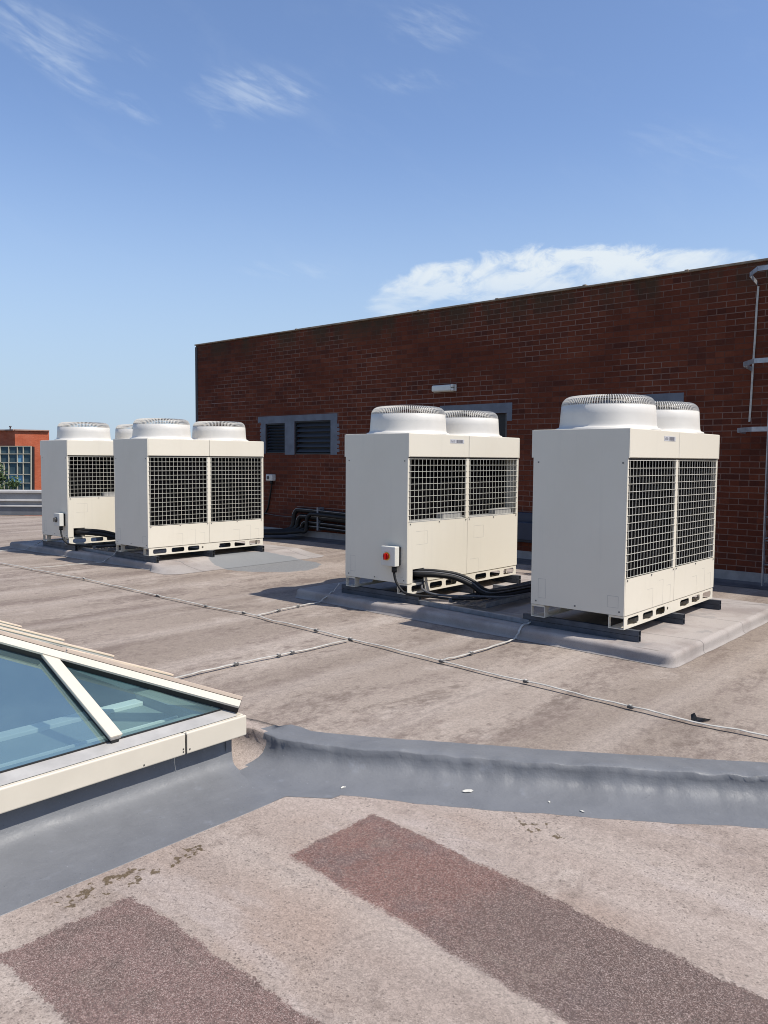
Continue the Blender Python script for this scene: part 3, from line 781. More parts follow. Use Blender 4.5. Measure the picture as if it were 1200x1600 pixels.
        b = MB(); NR = 112
        arc = [(.381 - .075 * (1 - math.cos(q)), .200 + .080 * math.sin(q)) for q in [PI / 2 * i / 6 for i in range(7)]] + [(.22, .283), (.09, .285)]
        for k in range(NR):
            a = 2 * PI * k / NR
            b.sweep([(c[0] + r * math.cos(a), c[1] + r * math.sin(a), c[2] + z) for r, z in arc], [(-.0022, -.005), (.0022, -.005), (.0022, .004), (-.0022, .004)], 0, False)
        def ringp(r, z, t_=.0035): b.lathe([(r - t_, z - t_), (r + t_, z - t_), (r + t_, z + t_), (r - t_, z + t_), (r - t_, z - t_)], c, 64, 0, False)
        for r, z in ((.380, .203), (.3560, .2560), (.22, .283)): ringp(r, z)
        b.lathe([(0, .290), (.10, .288), (.10, .279), (0, .279)], c, 24)
        b.build('fan_guard', M['fanplastic'], fan)
        b = MB(); b.lathe([(0, .012), (.345, .012)], c, 32)
        b.lathe([(0, .20), (.06, .20), (.06, .1), (0, .1)], c, 16)
        for k in range(4):
            a = k * PI / 2 + .3
            V = []
            for r in (.06, .33):
                for da, z in ((-.35, .09), (.35, .17)): V.append((c[0] + r * math.cos(a + da), c[1] + r * math.sin(a + da), c[2] + z))
            b.add(V, [(0, 1, 3, 2)])
        b.build('fan_blades', M['dark'], fan)
    if kind == 'service':
        # rotary isolator on the near end
        X0, X1, Z0, Z1 = -.255, -.075, .278, .470
        b = MB(); b.box(X0, X1, -.095, -.028, Z0, Z1); b.box(X0 + .004, X1 - .004, -.0275, -.001, Z0 + .004, Z1 - .004, 1)
        iso = b.build('isolator_switch', [M['isobox'], M['black']], root, .006, 2)
        b = MB(); cx, cz = (X0 + X1) / 2 - .012, (Z0 + Z1) / 2
        def disc(r, y0, y1, mi):
            V = [(cx + r * math.cos(2 * PI * k / 24), y, cz + r * math.sin(2 * PI * k / 24)) for y in (y0, y1) for k in range(24)]
            b.add(V, [tuple(range(24)), tuple(range(24, 48))] + [(k, (k + 1) % 24, 24 + (k + 1) % 24, 24 + k) for k in range(24)], mi)
        disc(.040, -.095, -.102, 1); disc(.032, -.102, -.118, 0)
        b.box(cx - .008, cx + .008, -.140, -.118, cz - .030, cz + .030, 0)
        b.build('rotary_knob', [M['red'], M['yellow']], iso)
    return root

UX = [(-2.626, 5.822), (-4.870, 5.890), (-9.328, 5.860), (-11.386, 5.798)]
ZU = .185
u4 = make_unit('coil'); u3 = make_unit('service')
u2 = copy_tree(u4, skip=('nameplate',)); u1 = copy_tree(u3, skip=('nameplate',))
grp = 'air conditioning units standing on the flat roof'
for o, (x, y), lb in ((u4, UX[0], 'nearest twin fan air conditioning unit with full height wire grilles, at the right'),
                      (u3, UX[1], 'twin fan air conditioning unit with a red rotary switch and half height grilles'),
                      (u2, UX[2], 'distant twin fan air conditioning unit with full height grilles beside the grey paint patch'),
                      (u1, UX[3], 'farthest twin fan air conditioning unit, partly hidden, with black pipe leaving its front')):
    o.location = (x, y, ZU); tag(o, lb, 'air conditioner', grp)
for ch in u1.children:
    if ch.name.startswith('isolator'):
        ch['label'] = 'switch box with a grey knob'
        for kn in ch.children:
            for i_ in (0, 1): kn.material_slots[i_].link = 'OBJECT'; kn.material_slots[i_].material = M['clip']

# steel beams under the units: three each
def make_beam():
    root = empty('support_beam', (0, 0, 0)); L = D + .20
    b = MB()
    for z0 in (0., .0455):
        b.box(-L / 2, L / 2, -.0205, -.018, z0, z0 + .0425); b.box(-L / 2, L / 2, .018, .0205, z0, z0 + .0425)
        zz = z0 if z0 == 0 else z0 + .040
        b.box(-L / 2, L / 2, -.018, .018, zz, zz + .0025)
        b.box(-L / 2, L / 2, -.018, -.009, (z0 + .0405) if z0 == 0 else z0, (z0 + .0425) if z0 == 0 else z0 + .002)
        b.box(-L / 2, L / 2, .009, .018, (z0 + .0405) if z0 == 0 else z0, (z0 + .0425) if z0 == 0 else z0 + .002)
    b.box(-L / 2 + .002, L / 2 - .012, -.0178, .0178, .0028, .0400, 1); b.box(-L / 2 + .002, L / 2 - .012, -.0178, .0178, .048, .085, 1)
    b.build('steel_channel', [M['strut'], M['black']], root)
    return root
beam = make_beam(); first = True
ulab = ('the nearest air conditioning unit at the right', 'the unit with the red switch', 'the distant unit beside the grey paint patch', 'the farthest unit at the left')
for (x, y), ul in zip(UX, ulab):
    for pl, yy in (('near end', .075), ('middle', .985), ('wall end', 1.90)):
        o = beam if first else copy_tree(beam); first = False
        o.location = (x - D / 2, y + yy, .0965)
        tag(o, f'dark steel channel beam under the {pl} of {ul}', 'steel beam', 'steel beams under the units')

# ------------------------------------------------------------------ cable tray, pipes, power cables
def tray(loc, L, label, rz=0):
    root = empty('cable_tray', loc, rz); b = MB(); w_ = .42
    for k in range(int(L / .05)):
        y = k * .05; b.box(0, w_, y, y + .028, 0, .002)
    for x in (0, .105, .21, .315, .42): b.box(x - .012, x + .012, 0, L, .0022, .004)
    b.build('tray_bed', M['strut'], root)
    b = MB()
    for x in (0, w_): b.box(x - .001, x + .001, 0, L, 0, .045)
    b.build('tray_side', M['steel'], root)
    return tag(root, label, 'cable tray', 'cable trays between units')
tray((-4.46, 6.02, .148), 2.3, 'perforated steel cable tray between the two right hand units')
tray((-10.95, 5.95, .148), 2.3, 'perforated steel cable tray between the two left hand units')
def rail(a, c, label):
    root = empty('support_rail', a); b = MB(); v = Vector(c) - Vector(a)
    b.bar((0, 0, 0), v, .041, .041); b.build('channel', M['steel'], root, .003)
    tag(root, label, 'steel rail', 'rails carrying the cable trays')
rail((-4.95, 5.99, .118), (-3.50, 5.89, .118), 'slim galvanised rail crossing below the near end of the right tray')
rail((-4.80, 7.3, .118), (-3.50, 7.3, .118), 'slim galvanised rail crossing below the middle of the right tray')
rail((-11.30, 5.99, .118), (-10.25, 5.95, .118), 'slim galvanised rail below the tray between the left hand units')
def bundle(root_name, ptsets, label, ext=None):
    root = empty(root_name, ptsets[0][0][0])
    for pts, r, m in ptsets:
        b = MB(); o0 = Vector(ptsets[0][0][0]); b.tube([p - o0 for p in curve(pts, 8)], r, 10)
        b.build('pipe', M[m], root)
    return tag(root, label, 'pipe bundle', 'insulated pipe bundles')
def shift(pts, dx=0, dy=0, dz=0): return [(p[0] + dx, p[1] + dy, p[2] + dz) for p in pts]
pp = [(-4.93, 6.04, .37), (-4.86, 6.07, .375), (-4.74, 6.16, .37), (-4.60, 6.30, .34), (-4.47, 6.39, .275), (-4.37, 6.44, .20), (-4.29, 6.55, .175), (-4.25, 7.0, .172), (-4.20, 8.2, .172)]
bundle('pipe_bundle', [(pp, .027, 'black'), (shift(pp, .0, .05, .008), .023, 'black'), (shift(pp, .01, .02, .035), .018, 'black'), (shift(pp, .03, -.03, .03), .007, 'cable_grey'),
        (shift(pp, .045, .06, -.012), .024, 'black'), (shift(pp, -.03, .08, .02), .018, 'black')], 'black insulated pipe bundle from the red switch unit into the tray')
pp = [(-11.45, 5.93, .36), (-11.30, 5.97, .365), (-11.1, 6.16, .345), (-10.95, 6.32, .29), (-10.84, 6.44, .22), (-10.78, 6.6, .19), (-10.75, 7.1, .185), (-10.75, 8.2, .185)]
bundle('pipe_bundle', [(pp, .036, 'black'), (shift(pp, 0, .06, .008), .028, 'black'), (shift(pp, .02, .02, .04), .022, 'black'), (shift(pp, .06, .06, -.012), .028, 'black')],
       'black insulated pipe bundle leaving the farthest unit at the left')
def cable(name, pts, r, m, label, cat='cable', grp=None, n=8, ends=None):
    o0 = Vector(pts[0]); b = MB(); b.tube([p - o0 for p in curve(pts, n)], r, 8)
    if ends: b.tube([Vector((0, 0, 0)), Vector((0, 0, -ends))], r * 2.1, 10, up=(1, 0, 0))
    o = b.build(name, M[m], None, loc=pts[0]); return tag(o, label, cat, grp)
for (x, y), lb, q in ((UX[1], 'black power cable hanging from the red switch box', 0), (UX[3], 'black power cable hanging from the farthest unit switch box', 1)):
    cable('power_cable', [(x - .12, y - .05, ZU + .278), (x - .117, y - .055, ZU + .21), (x - .09, y - .05, ZU + .12), (x - .02, y - .03, ZU + .035), (x + .07, y + .0, ZU + .012), (x + .22, y + .10, ZU + .0), (x + .42, y + .2, ZU - .01), (x + .6, y + .5, ZU - .012), (x + .62, y + 1.4, ZU - .01)],
          .0125, 'black', lb, 'cable', 'power cables', ends=.06)
cable('grey_conduit', [(-4.90, 6.2, .30), (-4.78, 6.02, .24), (-4.6, 6.05, .2), (-4.35, 6.3, .185), (-4.1, 6.6, .18), (-4.08, 7.6, .18)], .011, 'cable_grey', 'thin grey cable curling beside the black pipes at the red switch unit', 'cable')

# ------------------------------------------------------------------ lightning conductor tapes
def tape(name, pts, label, clips=(), n=5):
    root = empty(name, pts[0]); o0 = Vector(pts[0]); b = MB()
    c = resample(curve(pts, n), .12)
    d0 = (c[-1] - c[0]).normalized(); sd = Vector((d0.y, -d0.x, 0))
    out = []
    for i, p in enumerate(c):
        k = 1 if 0 < i < len(c) - 1 else 0
        out.append(p - o0 + sd * (.009 * nz(i * .19, 1.) * k + random.uniform(-.003, .003) * k) + Vector((0, 0, (.006 * nz(i * .31, 2.) + .004) * k)))
    b.sweep(out, [(-.009, -.0025), (.009, -.0025), (.0095, .0), (.007, .0025), (-.007, .0025), (-.0095, .0)], 0, True)
    b.build('tape', M['tape'], root)
    for k in clips:
        i = min(range(len(c)), key=lambda j: abs(c[j].x - k[0]) + abs(c[j].y - k[1])); p = out[i]; d_ = (out[min(i + 1, len(out) - 1)] - out[max(i - 1, 0)]).normalized(); d_.z = 0; d_.normalize()
        hk = random.uniform(.75, 1.15); p = p + d_ * random.uniform(-.12, .12)
        i = min(range(len(out)), key=lambda j: (out[j] - p).length); p = out[i]
        b = MB(); b.bar(p - d_ * .016 * hk + Vector((0, 0, -.004)), p + d_ * .020 * hk + Vector((0, 0, -.004)), .027 * hk, .018)
        b.bar(p - d_ * .007 + Vector((0, 0, .007)), p + d_ * .007 + Vector((0, 0, .007)), .018, .008, mi=1)
        b.build('clip', [M['clip'], M['tape']], root, .003)
    return tag(root, label, 'conductor tape', 'white conductor tapes on the roof')
zt = .018
tape('conductor_tape', [(-16, 4.6, zt), (-13, 4.72, zt), (-11.13, 4.75, zt), (-9.08, 4.81, zt), (-7.65, 4.78, zt), (-6.73, 4.76, zt), (-5.84, 4.78, zt), (-5.49, 4.75, zt), (-4.48, 4.69, zt), (-3.48, 4.62, zt), (-2.59, 4.56, zt), (-2.09, 4.54, zt), (-1.59, 4.51, zt), (-1.22, 4.54, zt), (-.72, 4.57, zt), (-.35, 4.75, zt), (.3, 5.2, zt), (2.5, 6.6, zt), (6.0, 8.85, zt)],
     'long white tape running straight across the whole roof', [(-9.08, 4.81), (-7.65, 4.78), (-6.75, 4.76), (-5.84, 4.78), (-4.48, 4.68), (-4.9, 4.7), (-3.48, 4.62), (-2.62, 4.56), (-2.05, 4.54)])
tape('conductor_tape', [(-5.80, 4.80, zt), (-5.84, 5.1, zt), (-5.88, 5.45, zt), (-5.875, 5.68, zt), (-5.86, 5.745, .055), (-5.85, 5.83, .105), (-5.83, 5.86, .12), (-5.80, 5.90, .2)], 'white tape climbing the plinth to the red switch unit', [(-5.84, 5.1), (-5.88, 5.5)])
tape('conductor_tape', [(-4.53, 2.75, zt), (-4.525, 3.17, zt), (-4.53, 3.55, zt), (-4.47, 4.17, zt), (-4.46, 4.64, zt)], 'white tape running from the skylight to the long tape', [(-4.53, 3.5), (-4.48, 4.1), (-4.5, 3.85)])
tape('conductor_tape', [(-3.50, 4.66, zt), (-3.46, 4.97, zt), (-3.47, 5.35, zt), (-3.48, 5.60, zt), (-3.48, 5.66, .05), (-3.49, 5.74, .105), (-3.49, 5.86, .112), (-3.485, 5.90, .14), (-3.48, 5.91, .26)], 'white tape climbing the plinth to the nearest unit', [(-3.46, 4.97)])
tape('conductor_tape', [(-12.9, 4.74, zt), (-12.75, 5.4, zt), (-12.6, 5.66, zt), (-12.55, 5.72, .055), (-12.45, 5.80, .105), (-12.25, 5.84, .2)], 'white tape climbing the left plinth at the farthest unit', [])
tape('conductor_tape', [(-10.45, 4.80, zt), (-10.4, 5.4, zt), (-10.35, 5.74, zt), (-10.32, 5.80, .055), (-10.25, 5.86, .105), (-10.2, 5.92, .2)], 'white tape climbing the left plinth at the distant unit', [])

# scrap of black felt
b = MB()
V = [(-.055, -.01, .002), (.06, -.005, .004), (.028, .018, .012), (-.01, .012, .022), (-.03, .0, .062), (-.045, .016, .042), (-.02, -.018, .014), (.02, -.02, .018), (.075, .008, .006)]
b.add(V, [(0, 6, 4), (0, 4, 5), (6, 7, 3, 4), (4, 3, 5), (7, 1, 2, 3), (1, 8, 2), (0, 5, 3, 2), (0, 2, 8, 1, 7, 6)])
o = b.build('felt_scrap', M['black'], None, loc=(-1.60, 4.60, .004)); o.rotation_euler.z = .75; o.scale = (.95, 1.1, .75)
tag(o, 'small crumpled scrap of black felt lying beside the long tape', 'debris')
for k, (x, y, z, s, lb) in enumerate(((-2.17, 3.10, -.1075, .028, 'largest pale paint flake, stuck on the slope of the grey step'), (-2.66, 2.74, -.1155, .016, 'pale paint flake on the grey band near the skylight corner'),
                                      (-1.82, 3.27, -.1140, .012, 'pale paint flake low on the grey step, mid right'), (-1.66, 3.29, -.1165, .014, 'pale paint flake at the foot of the grey step, right of two others'))):
    b = MB(); n = 9; pts = [(s * random.uniform(.6, 1.1) * math.cos(2 * PI * i / n), s * .55 * random.uniform(.5, 1.1) * math.sin(2 * PI * i / n), .003 + random.uniform(0, .003)) for i in range(n)]
    b.add(pts + [(p[0] * .97, p[1] * .97, p[2] - .002) for p in pts], [tuple(range(n)), tuple(range(2 * n - 1, n - 1, -1))] + [(i, (i + 1) % n, n + (i + 1) % n, n + i) for i in range(n)])
    o = b.build('paint_flake', M['fleck'], None, loc=(x, y, z)); o.rotation_euler = (.12 if k == 0 else .02, 0, .55 + k * .8 if k else .9)
    tag(o, lb, 'flake', 'paint flakes on the grey step')

# ------------------------------------------------------------------ brick plant room building
YW = 10.15; XL = -14.24
bd = empty('brick_building', (XL, YW, 0)); tag(bd, 'dark red brick plant room with flat roof behind the air conditioning units', 'building')
def bb(mb, name, mat, bevel=0, lab=None):
    mb.v = [(x - XL, y - YW, z) for x, y, z in mb.v]; o = mb.build(name, mat, bd, bevel)
    if lab: o['label'] = lab
    return o
HTOP = 3.865
# openings in the front wall: (x0, x1, z0, z1)
ops = [(-11.99, -11.43, 1.60, 2.17), (-11.16, -10.20, 1.58, 2.195), (-7.50, -6.49, .12, 2.20), (-4.85, -3.99, .12, 2.22)]
b = MB(); xs = [XL] + sorted({v for o_ in ops for v in o_[:2]}) + [9.]
for xa, xb in zip(xs, xs[1:]):
    hit = [o_ for o_ in ops if o_[0] <= xa + 1e-6 and o_[1] >= xb - 1e-6]
    segs = [(-.0, HTOP)] if not hit else [(0, hit[0][2]), (hit[0][3], HTOP)]
    for z0, z1 in segs: b.add([(xa, YW, z0), (xb, YW, z0), (xb, YW, z1), (xa, YW, z1)], [(0, 1, 2, 3)])
for x0, x1, z0, z1 in ops:
    yb = YW + .11
    b.add([(x0, YW, z0), (x0, yb, z0), (x0, yb, z1), (x0, YW, z1), (x1, YW, z0), (x1, yb, z0), (x1, yb, z1), (x1, YW, z1)], [(0, 1, 2, 3), (4, 5, 6, 7), (0, 1, 5, 4), (3, 2, 6, 7)])
b.add([(XL, YW, 0), (XL, 20.5, 0), (XL, 20.5, HTOP), (XL, YW, HTOP), (9, YW, 0), (9, 20.5, 0), (9, 20.5, HTOP), (9, YW, HTOP)], [(0, 1, 2, 3), (4, 5, 6, 7), (3, 2, 6, 7), (1, 5, 6, 2)])
bb(b, 'wall', M['brick'])
# coping of slightly uneven lengths
b = MB(); x = XL - .02; k = 0
while x < 9:
    L = min(1.2 + .5 * random.random(), 9.02 - x); dz = random.uniform(-.005, .006)
    b.box(x, x + L - .006, YW - .028 + random.uniform(-.006, .006), YW + .3, HTOP + .001, HTOP + .028 + dz)
    if random.random() < .7: b.box(x + L - .03, x + L + .02, YW - .034, YW + .1, HTOP + .0005, HTOP + .04 + dz)
    x += L; k += 1
bb(b, 'coping', simple('weathered_coping', (.30, .235, .17), .8, 0, .45, 5, .3), .006)
b = MB(); b.box(XL - .018, XL + .055, YW - .012, YW - .001, 0, HTOP - .03); bb(b, 'corner_strip', simple('dark_corner_strip', (.05, .04, .042), .6))
# louvred vents with their painted surround
b = MB(); y0, y1 = YW - .004, YW - .001
for q in ((-12.22, -10.03, 2.195, 2.31), (-12.12, -11.99, 1.59, 2.195), (-11.43, -11.16, 1.57, 2.195), (-10.20, -10.04, 1.57, 2.195), (-11.99, -11.43, 2.17, 2.195)):
    b.box(q[0], q[1], y0, y1, q[2], q[3])
for k in range(7):
    z = 1.62 + k * .075; b.box(-10.04, -10.04 + random.uniform(.04, .08), y0 + .001, y1, z, z + .055); b.box(-12.12 - random.uniform(.02, .06), -12.12, y0 + .001, y1, z + .02, z + .07)
bb(b, 'vent_surround', M['greyframe'])
def louvre(x0, x1, z0, z1, n):
    f = MB(); e = .018
    for q in ((x0, x1, z0, z0 + e), (x0, x1, z1 - e, z1), (x0, x0 + e, z0 + e, z1 - e), (x1 - e, x1, z0 + e, z1 - e)): f.box(q[0], q[1], YW + .012, YW + .06, q[2], q[3])
    f.box(x0, x1, YW + .108, YW + .115, z0, z1)
    f = bb(f, 'louvre_vent', M['louvre'])
    for k in range(n):
        z = z0 + e + (k + .5) * (z1 - z0 - 2 * e) / n; h = (z1 - z0) / n * .62
        m = MB(); m.add([(x0 + e - XL, YW + .02 - YW, z - h / 2), (x1 - e - XL, .02, z - h / 2), (x1 - e - XL, .075, z + h / 2), (x0 + e - XL, .075, z + h / 2),
                         (x0 + e - XL, .026, z - h / 2), (x1 - e - XL, .026, z - h / 2), (x1 - e - XL, .081, z + h / 2), (x0 + e - XL, .081, z + h / 2)], [(0, 1, 2, 3), (7, 6, 5, 4), (0, 4, 5, 1), (3, 2, 6, 7), (0, 3, 7, 4), (1, 5, 6, 2)])
        m.build('slat', simple_l, f)
simple_l = simple('louvre_slat', (.045, .05, .06), .45)
louvre(-11.985, -11.435, 1.605, 2.165, 9); louvre(-11.155, -10.205, 1.585, 2.19, 6)
# doors with grey lintels
for x0, x1, z1, lx0, lx1 in ((-7.50, -6.49, 2.20, -7.74, -6.40), (-4.85, -3.99, 2.22, -5.0, -3.86)):
    b = MB(); b.box(lx0, lx1, YW - .0045, YW - .001, z1 + .001, z1 + .15); b.box(x1 + .001, lx1 - .0, YW - .0045, YW - .001, z1 - .12, z1)
    bb(b, 'door_lintel', M['greyframe'])
    b = MB(); b.box(x0 + .001, x1 - .001, YW + .07, YW + .105, .125, z1 - .002); d_ = bb(b, 'door', M['doordark'])
    m = MB(); m.box(x1 - .03 - XL, x1 - .004 - XL, .01, .07, .125, z1 - .003); m.build('door_frame', M['recess'], d_)
# base flashing, fillet and the dressed felt upstand
b = MB(); x = XL
while x < 9:
    L = min(1.5, 9 - x); b.box(x, x + L - .004, YW - .014 - random.uniform(0, .004), YW - .002, .012, .155); b.box(x, x + L - .004, YW - .020, YW - .0145, .143, .163); x += L
bb(b, 'base_flashing', M['lead'])
b = MB(); b.add([(XL, YW - .016, .05), (9, YW - .016, .05), (9, YW - .06, .02), (XL, YW - .06, .02), (9, YW - .26, .004), (XL, YW - .26, .004)], [(0, 1, 2, 3), (3, 2, 4, 5)])
bb(b, 'base_fillet', simple('dark_felt_fillet', (.10, .095, .10), .7, 0, .3, 5, .3))
# repointed joints seen as thin pale lines
rp = simple('pale_repointing', (.25, .165, .14), .9)
for x0, x1, z in ((-13.7, -12.62, 2.6255), (-11.35, -11.05, 2.6255), (-8.6, -6.3, 2.4005), (-8.6, -6.3, 2.4755), (-11.1, -9.8, .6005)):
    b = MB(); b.box(x0, x1, YW - .0015, YW + .001, z - .005, z + .005); bb(b, 'repointing', rp)
b = MB(); b.box(-6.30, -5.80, YW - .10, YW - .001, .30, .735); b.box(-6.25, -5.85, YW - .16, YW - .101, .34, .60)
bb(b, 'pipe_cover_box', simple('navy_box', (.02, .03, .055), .5), .01)  # navy cover box where pipes pass through the wall
# bulkhead lamp
lp = empty('bulkhead_lamp', (-7.635, YW, 2.62)); tag(lp, 'white bulkhead lamp on the brick wall above the door', 'lamp')
b = MB(); b.box(-.22, .22, -.035, -.001, -.055, .055); b.build('lamp_base', M['isobox'], lp, .01)
b = MB(); b.box(-.215, .165, -.095, -.036, -.05, .05); b.build('diffuser', M['lamp'], lp, .022, 3)
b = MB(); b.box(.17, .215, -.10, -.036, -.052, -.006); b.box(.17, .215, -.10, -.036, .006, .052); b.build('end_cap', M['isobox'], lp, .008)
# wall isolator with its cable
iw = empty('wall_isolator', (-11.79, YW, 1.13)); tag(iw, 'small grey switch box on the brick wall behind the distant unit', 'switch box')
b = MB(); b.box(-.095, .095, -.09, -.001, -.06, .06); b.build('box', M['isobox'], iw, .008)
b = MB(); b.box(-.05, .0, -.105, -.0905, -.03, .03); b.build('knob', M['recess'], iw, .004)
cable('wall_cable', [(-11.76, YW - .05, 1.07), (-11.77, YW - .04, .98), (-11.85, YW - .02, .75), (-11.93, YW - .02, .5), (-12.1, YW - .03, .36), (-12.5, YW - .03, .30)], .014, 'black', 'black cable curving down the brick wall from the small switch box', 'cable', ends=.07)
# pipes along the wall behind the red switch unit
pw = empty('wall_pipes', (-10.9, YW, .5)); tag(pw, 'bundle of black insulated pipes running low along the brick wall', 'pipes')
o0 = Vector((-10.9, YW, .5))
for k, (z, r) in enumerate(((.545, .045), (.43, .045), (.325, .035), (.25, .03), (.49, .035))):
    yv = YW - .09 - (.05 if k == 4 else 0); xb = -11.05 + k * .10
    pts = [(-8.3, yv, z - .06 if k < 2 else z - .02), (-9.3, yv, z - .035), (xb + .25, yv - .005 * k, z), (xb + .06, yv - .01, z - .02), (xb, yv - .02, z - .10), (xb - .02, yv - .03, .26 - .02 * k), (xb - .12, yv - .10, .16), (xb - .5, yv - .3, .12), (xb - 1.4, yv - .8, .11)]
    b = MB(); b.tube([p - o0 for p in curve(pts, 8)], r, 10); b.build('pipe', M['black'], pw)
    if k < 4:
        b = MB(); b.tube([p - o0 + Vector((0, -r - .004, r * .55)) for p in curve(pts[:5], 8)], .0045, 6); b.build('wire', M['ledge'], pw)
b = MB(); b.box(-10.4 - o0.x, -10.37 - o0.x, -.155, -.002, .20 - .5, .62 - .5); b.build('bracket', M['steel'], pw)
cable('wall_wire', [(-12.6, YW - .04, .32), (-12.1, YW - .03, .42), (-11.6, YW - .03, .40), (-11.1, YW - .05, .40)], .007, 'cable_grey', 'thin pale wire sagging on the wall left of the pipes', 'cable')

# ------------------------------------------------------------------ caged ladder at the right edge
ld = empty('caged_ladder', (-2.57, YW, 0)); tag(ld, 'galvanised caged access ladder fixed to the brick wall at the right edge', 'ladder')
for sx in (-.2, .2):
    b = MB(); b.box(sx - .006, sx + .006, -.28, -.22, .05, 4.6); b.build('stile', M['galv'], ld)
for k in range(15):
    b = MB(); b.tube([Vector((-.194, -.25, .3 + k * .28)), Vector((.194, -.25, .3 + k * .28))], .011, 8); b.build('rung', M['galv'], ld)
for z in (.6, 2.2, 3.5):
    b = MB()
    for sx in (-.2, .2): b.box(sx - .02, sx + .02, -.225, -.001, z, z + .008)
    b.build('wall_bracket', M['galv'], ld)
for z, dx in ((1.86, -.075), (2.61, -.035), (3.61, 0.)):
    b = MB(); hp = [(-.45 + dx, -.012), (-.375 + dx, -.55), (-.22, -.80), (.22, -.80), (.385, -.55), (.45, -.012)]
    for a, c in zip(hp, hp[1:]): b.bar((a[0], a[1], z), (c[0], c[1], z), .007, .052)
    b.build('cage_hoop', M['galv'], ld)
for sx in (.06,):
    b = MB(); b.box(sx - .02, sx + .02, -.812, -.805, 1.80, 3.66); b.build('cage_strap', M['galv'], ld)
b = MB(); zz = [1.98, 2.2, 2.4, 2.55, 2.8, 3.1, 3.4, 3.60]
b.sweep([(-3.054 + (z - 1.97) * .0265 + .0012 * math.sin(z * 9), YW - .012, z) for z in [1.98 + .05 * k for k in range(33)]], [(-.011, -.004), (.011, -.004), (.011, .004), (-.011, .004)], 0, False, (0, 1, 0))
tag(b.build('wall_conductor', M['tape']), 'thin white strip running up the brick wall between the ladder hoops', 'conductor strip')

# ------------------------------------------------------------------ parapet at the far left of the roof
pa = empty('parapet', (-20.76, 8.76, 0), math.atan2(.66, .75)); tag(pa, 'low grey roof parapet with pale coping behind the farthest unit', 'parapet wall')
b = MB(); b.box(-18, 13, .02, .3, 0, .575); b.build('wall', simple('grey_cladding', (.27, .27, .27), .6, 0, .25, 1.5), pa)
b = MB(); b.box(-18, 13, -.04, .36, .576, .64); b.build('coping', simple('pale_coping', (.52, .5, .47), .5, 0, .2, 2), pa, .008)
b = MB()
for z0, z1 in ((.365, .41), (.225, .262)): b.box(-18, 13, -.05, .019, z0, z1)
b.build('trim_rail', simple('pale_trim', (.55, .53, .5), .5, 0, .15, 3), pa, .004)
b = MB(); b.box(-18, 13, -.012, .0195, .006, .224); b.build('upstand', M['grey'], pa)

# ------------------------------------------------------------------ far red brick block and the tree before it
def ry(px, py, depth):
    d = f_ + r_ * ((px - 600) / 1242.7) - u_ * ((py - 800) / 1242.7); return Vector((0, 0, 1.5)) + d * depth
fb = empty('office_building', (-61, 27, -9)); tag(fb, 'distant orange red brick office block with a tall window grid', 'building')
o0 = Vector((-61, 27, -9))
def fx(px, dep): q = ry(px, 714, dep); return (q.x - o0.x, q.y - o0.y)
foot = [fx(-260, 64), fx(11, 60.6), fx(24, 60.0), fx(77.4, 61.2), fx(76.5, 80), fx(-260, 84)]
ztop = ry(30, 672.5, 60).z - o0.z; zband = ry(30, 695, 60).z - o0.z
b = MB(); n = len(foot)
b.add([(*p, 0) for p in foot] + [(*p, ztop) for p in foot], [(i, (i + 1) % n, n + (i + 1) % n, n + i) for i in range(n)] + [tuple(range(n, 2 * n))])
b.build('wall', M['brickfar'], fb)
b = MB()
for i in range(3):
    a = Vector((*foot[i], ztop + .03)); c = Vector((*foot[i + 1], ztop + .03)); b.bar(a, c, .3, .09)
b.build('coping', simple('far_coping', (.36, .22, .17), .8), fb)
b = MB(); q = foot[1]; b.bar((q[0], q[1] + .3, ztop), (q[0], q[1] + .3, ztop + .32), .08, .08); b.bar((q[0] - .1, q[1] + .3, ztop + .32), (q[0] + .1, q[1] + .3, ztop + .32), .12, .06); b.build('roof_vent', M['recess'], fb)
# window bay standing a little proud of the wall
def wp(px, py, dep=59.4): q = ry(px, py, dep) - o0; return q
ro = [697.3, 709.3, 723, 741.3, 754.8, 776]; co_ = [-60, -46, -30, -14, 0.5, 13.7, 27.3, 36.5, 48.6]
fr = MB()
def fbar(a, c, wd=.048): fr.bar(a, c, wd, .10, f_)
for yv in ro: fbar(wp(co_[0], yv), wp(co_[-1], yv))
for xv in co_: fbar(wp(xv, ro[0]), wp(xv, ro[-1]))
fbar(wp(6.5, 723), wp(6.5, 776), .045)
wb = fr.build('window', simple('cream_window_frame', (.45, .41, .32), .5), fb)
for i in range(len(co_) - 1):
    for j in range(len(ro) - 1):
        m = MB(); pts = [wp(co_[i], ro[j]), wp(co_[i + 1], ro[j]), wp(co_[i + 1], ro[j + 1]), wp(co_[i], ro[j + 1])]
        dd = Vector(f_) * .06
        m.add([p + dd for p in pts] + [p + dd * 2 for p in pts], [(0, 1, 2, 3), (7, 6, 5, 4), (0, 4, 5, 1), (1, 5, 6, 2), (2, 6, 7, 3), (3, 7, 4, 0)])
        m.build('window_pane', M['winblue'] if (j == 3 and i in (5, 6)) or (j == 1 and i == 6) else M['winglass'], wb)
b = MB(); p0, p1, p2, p3 = wp(-60, 697), wp(48.6, 697), wp(48.6, 800), wp(-60, 800); dd = Vector(f_) * .2; d2 = Vector(f_) * .6
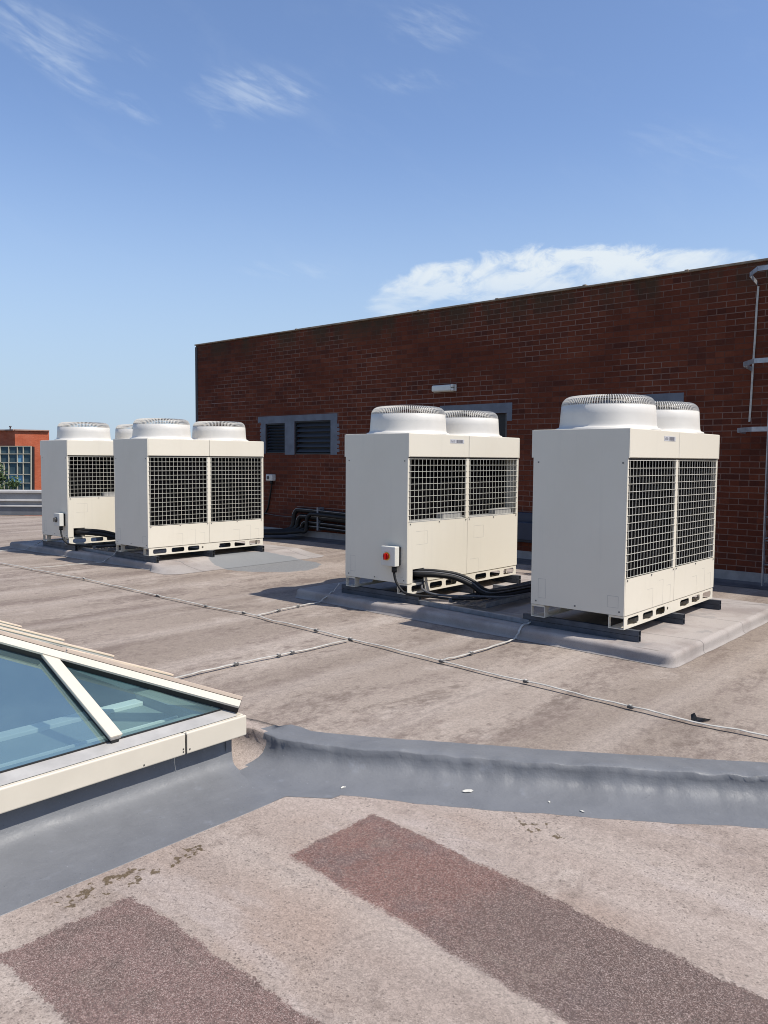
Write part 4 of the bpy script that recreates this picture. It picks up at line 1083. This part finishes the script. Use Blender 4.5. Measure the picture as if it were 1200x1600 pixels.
b.add([p0 + dd, p1 + dd, p2 + dd, p3 + dd, p0 + d2, p1 + d2, p2 + d2, p3 + d2], [(0, 1, 2, 3), (0, 4, 5, 1), (1, 5, 6, 2), (4, 7, 6, 5)]); b.build('bay', M['doordark'], fb)

def leaf_mat():
    t = NT('leaf_green'); p = t.pos(); n_ = t.noise(p, 1.3, 3); n2 = t.noise(p, 9, 2)
    c = t.mix(t.step(n_, .35, .65), (.028, .055, .016), (.075, .115, .035)); c = t.mix(t.step(n2, .5, .75, 0, .5), c, (.12, .14, .05))
    return t.set(c, .6, 0, .3)
tc = ry(-22, 752, 44); tr = empty('tree', (tc.x, tc.y, -9)); tag(tr, 'leafy green tree in front of the distant office block', 'tree')
b = MB(); b.tube([Vector((0, 0, 0)), Vector((.05, 0, 3)), Vector((.0, .1, 6)), Vector((.05, .1, 9))], .16, 8)
for k in range(7):
    a = k * .9; b.tube([Vector((0, .05, 5.2 + k * .35)), Vector((math.cos(a) * .6, math.sin(a) * .6, 6.6 + k * .35)), Vector((math.cos(a) * 1.1, math.sin(a) * 1.1, 7.7 + k * .3))], .045, 6)
b.build('trunk', simple('bark', (.10, .075, .05), .9, 0, .3, 8, .3), tr)
b = MB(); zc = tc.z + 9
clumps = [(random.gauss(0, .62), random.gauss(0, .62), zc + random.uniform(-1.5, .85), random.uniform(.28, .5)) for _ in range(60)]
for cx, cy, cz, cr in clumps:
    k_ = max(0, 1 - ((cx * cx + cy * cy) / 2.2)); cz = zc + (cz - zc) * (.45 + .55 * k_)
    for _ in range(90):
        v = Vector((random.gauss(0, 1), random.gauss(0, 1), random.gauss(0, .8))).normalized() * cr * random.random() ** .45
        q = Vector((cx, cy, cz)) + v; a = Vector((random.gauss(0, 1), random.gauss(0, 1), random.gauss(0, .6))).normalized() * .085; e = a.cross(Vector((random.gauss(0, 1), random.gauss(0, 1), random.gauss(0, 1)))).normalized() * .04
        b.add([q - a, q + e, q + a, q - e], [(0, 1, 2, 3)])
b.build('crown', leaf_mat(), tr)
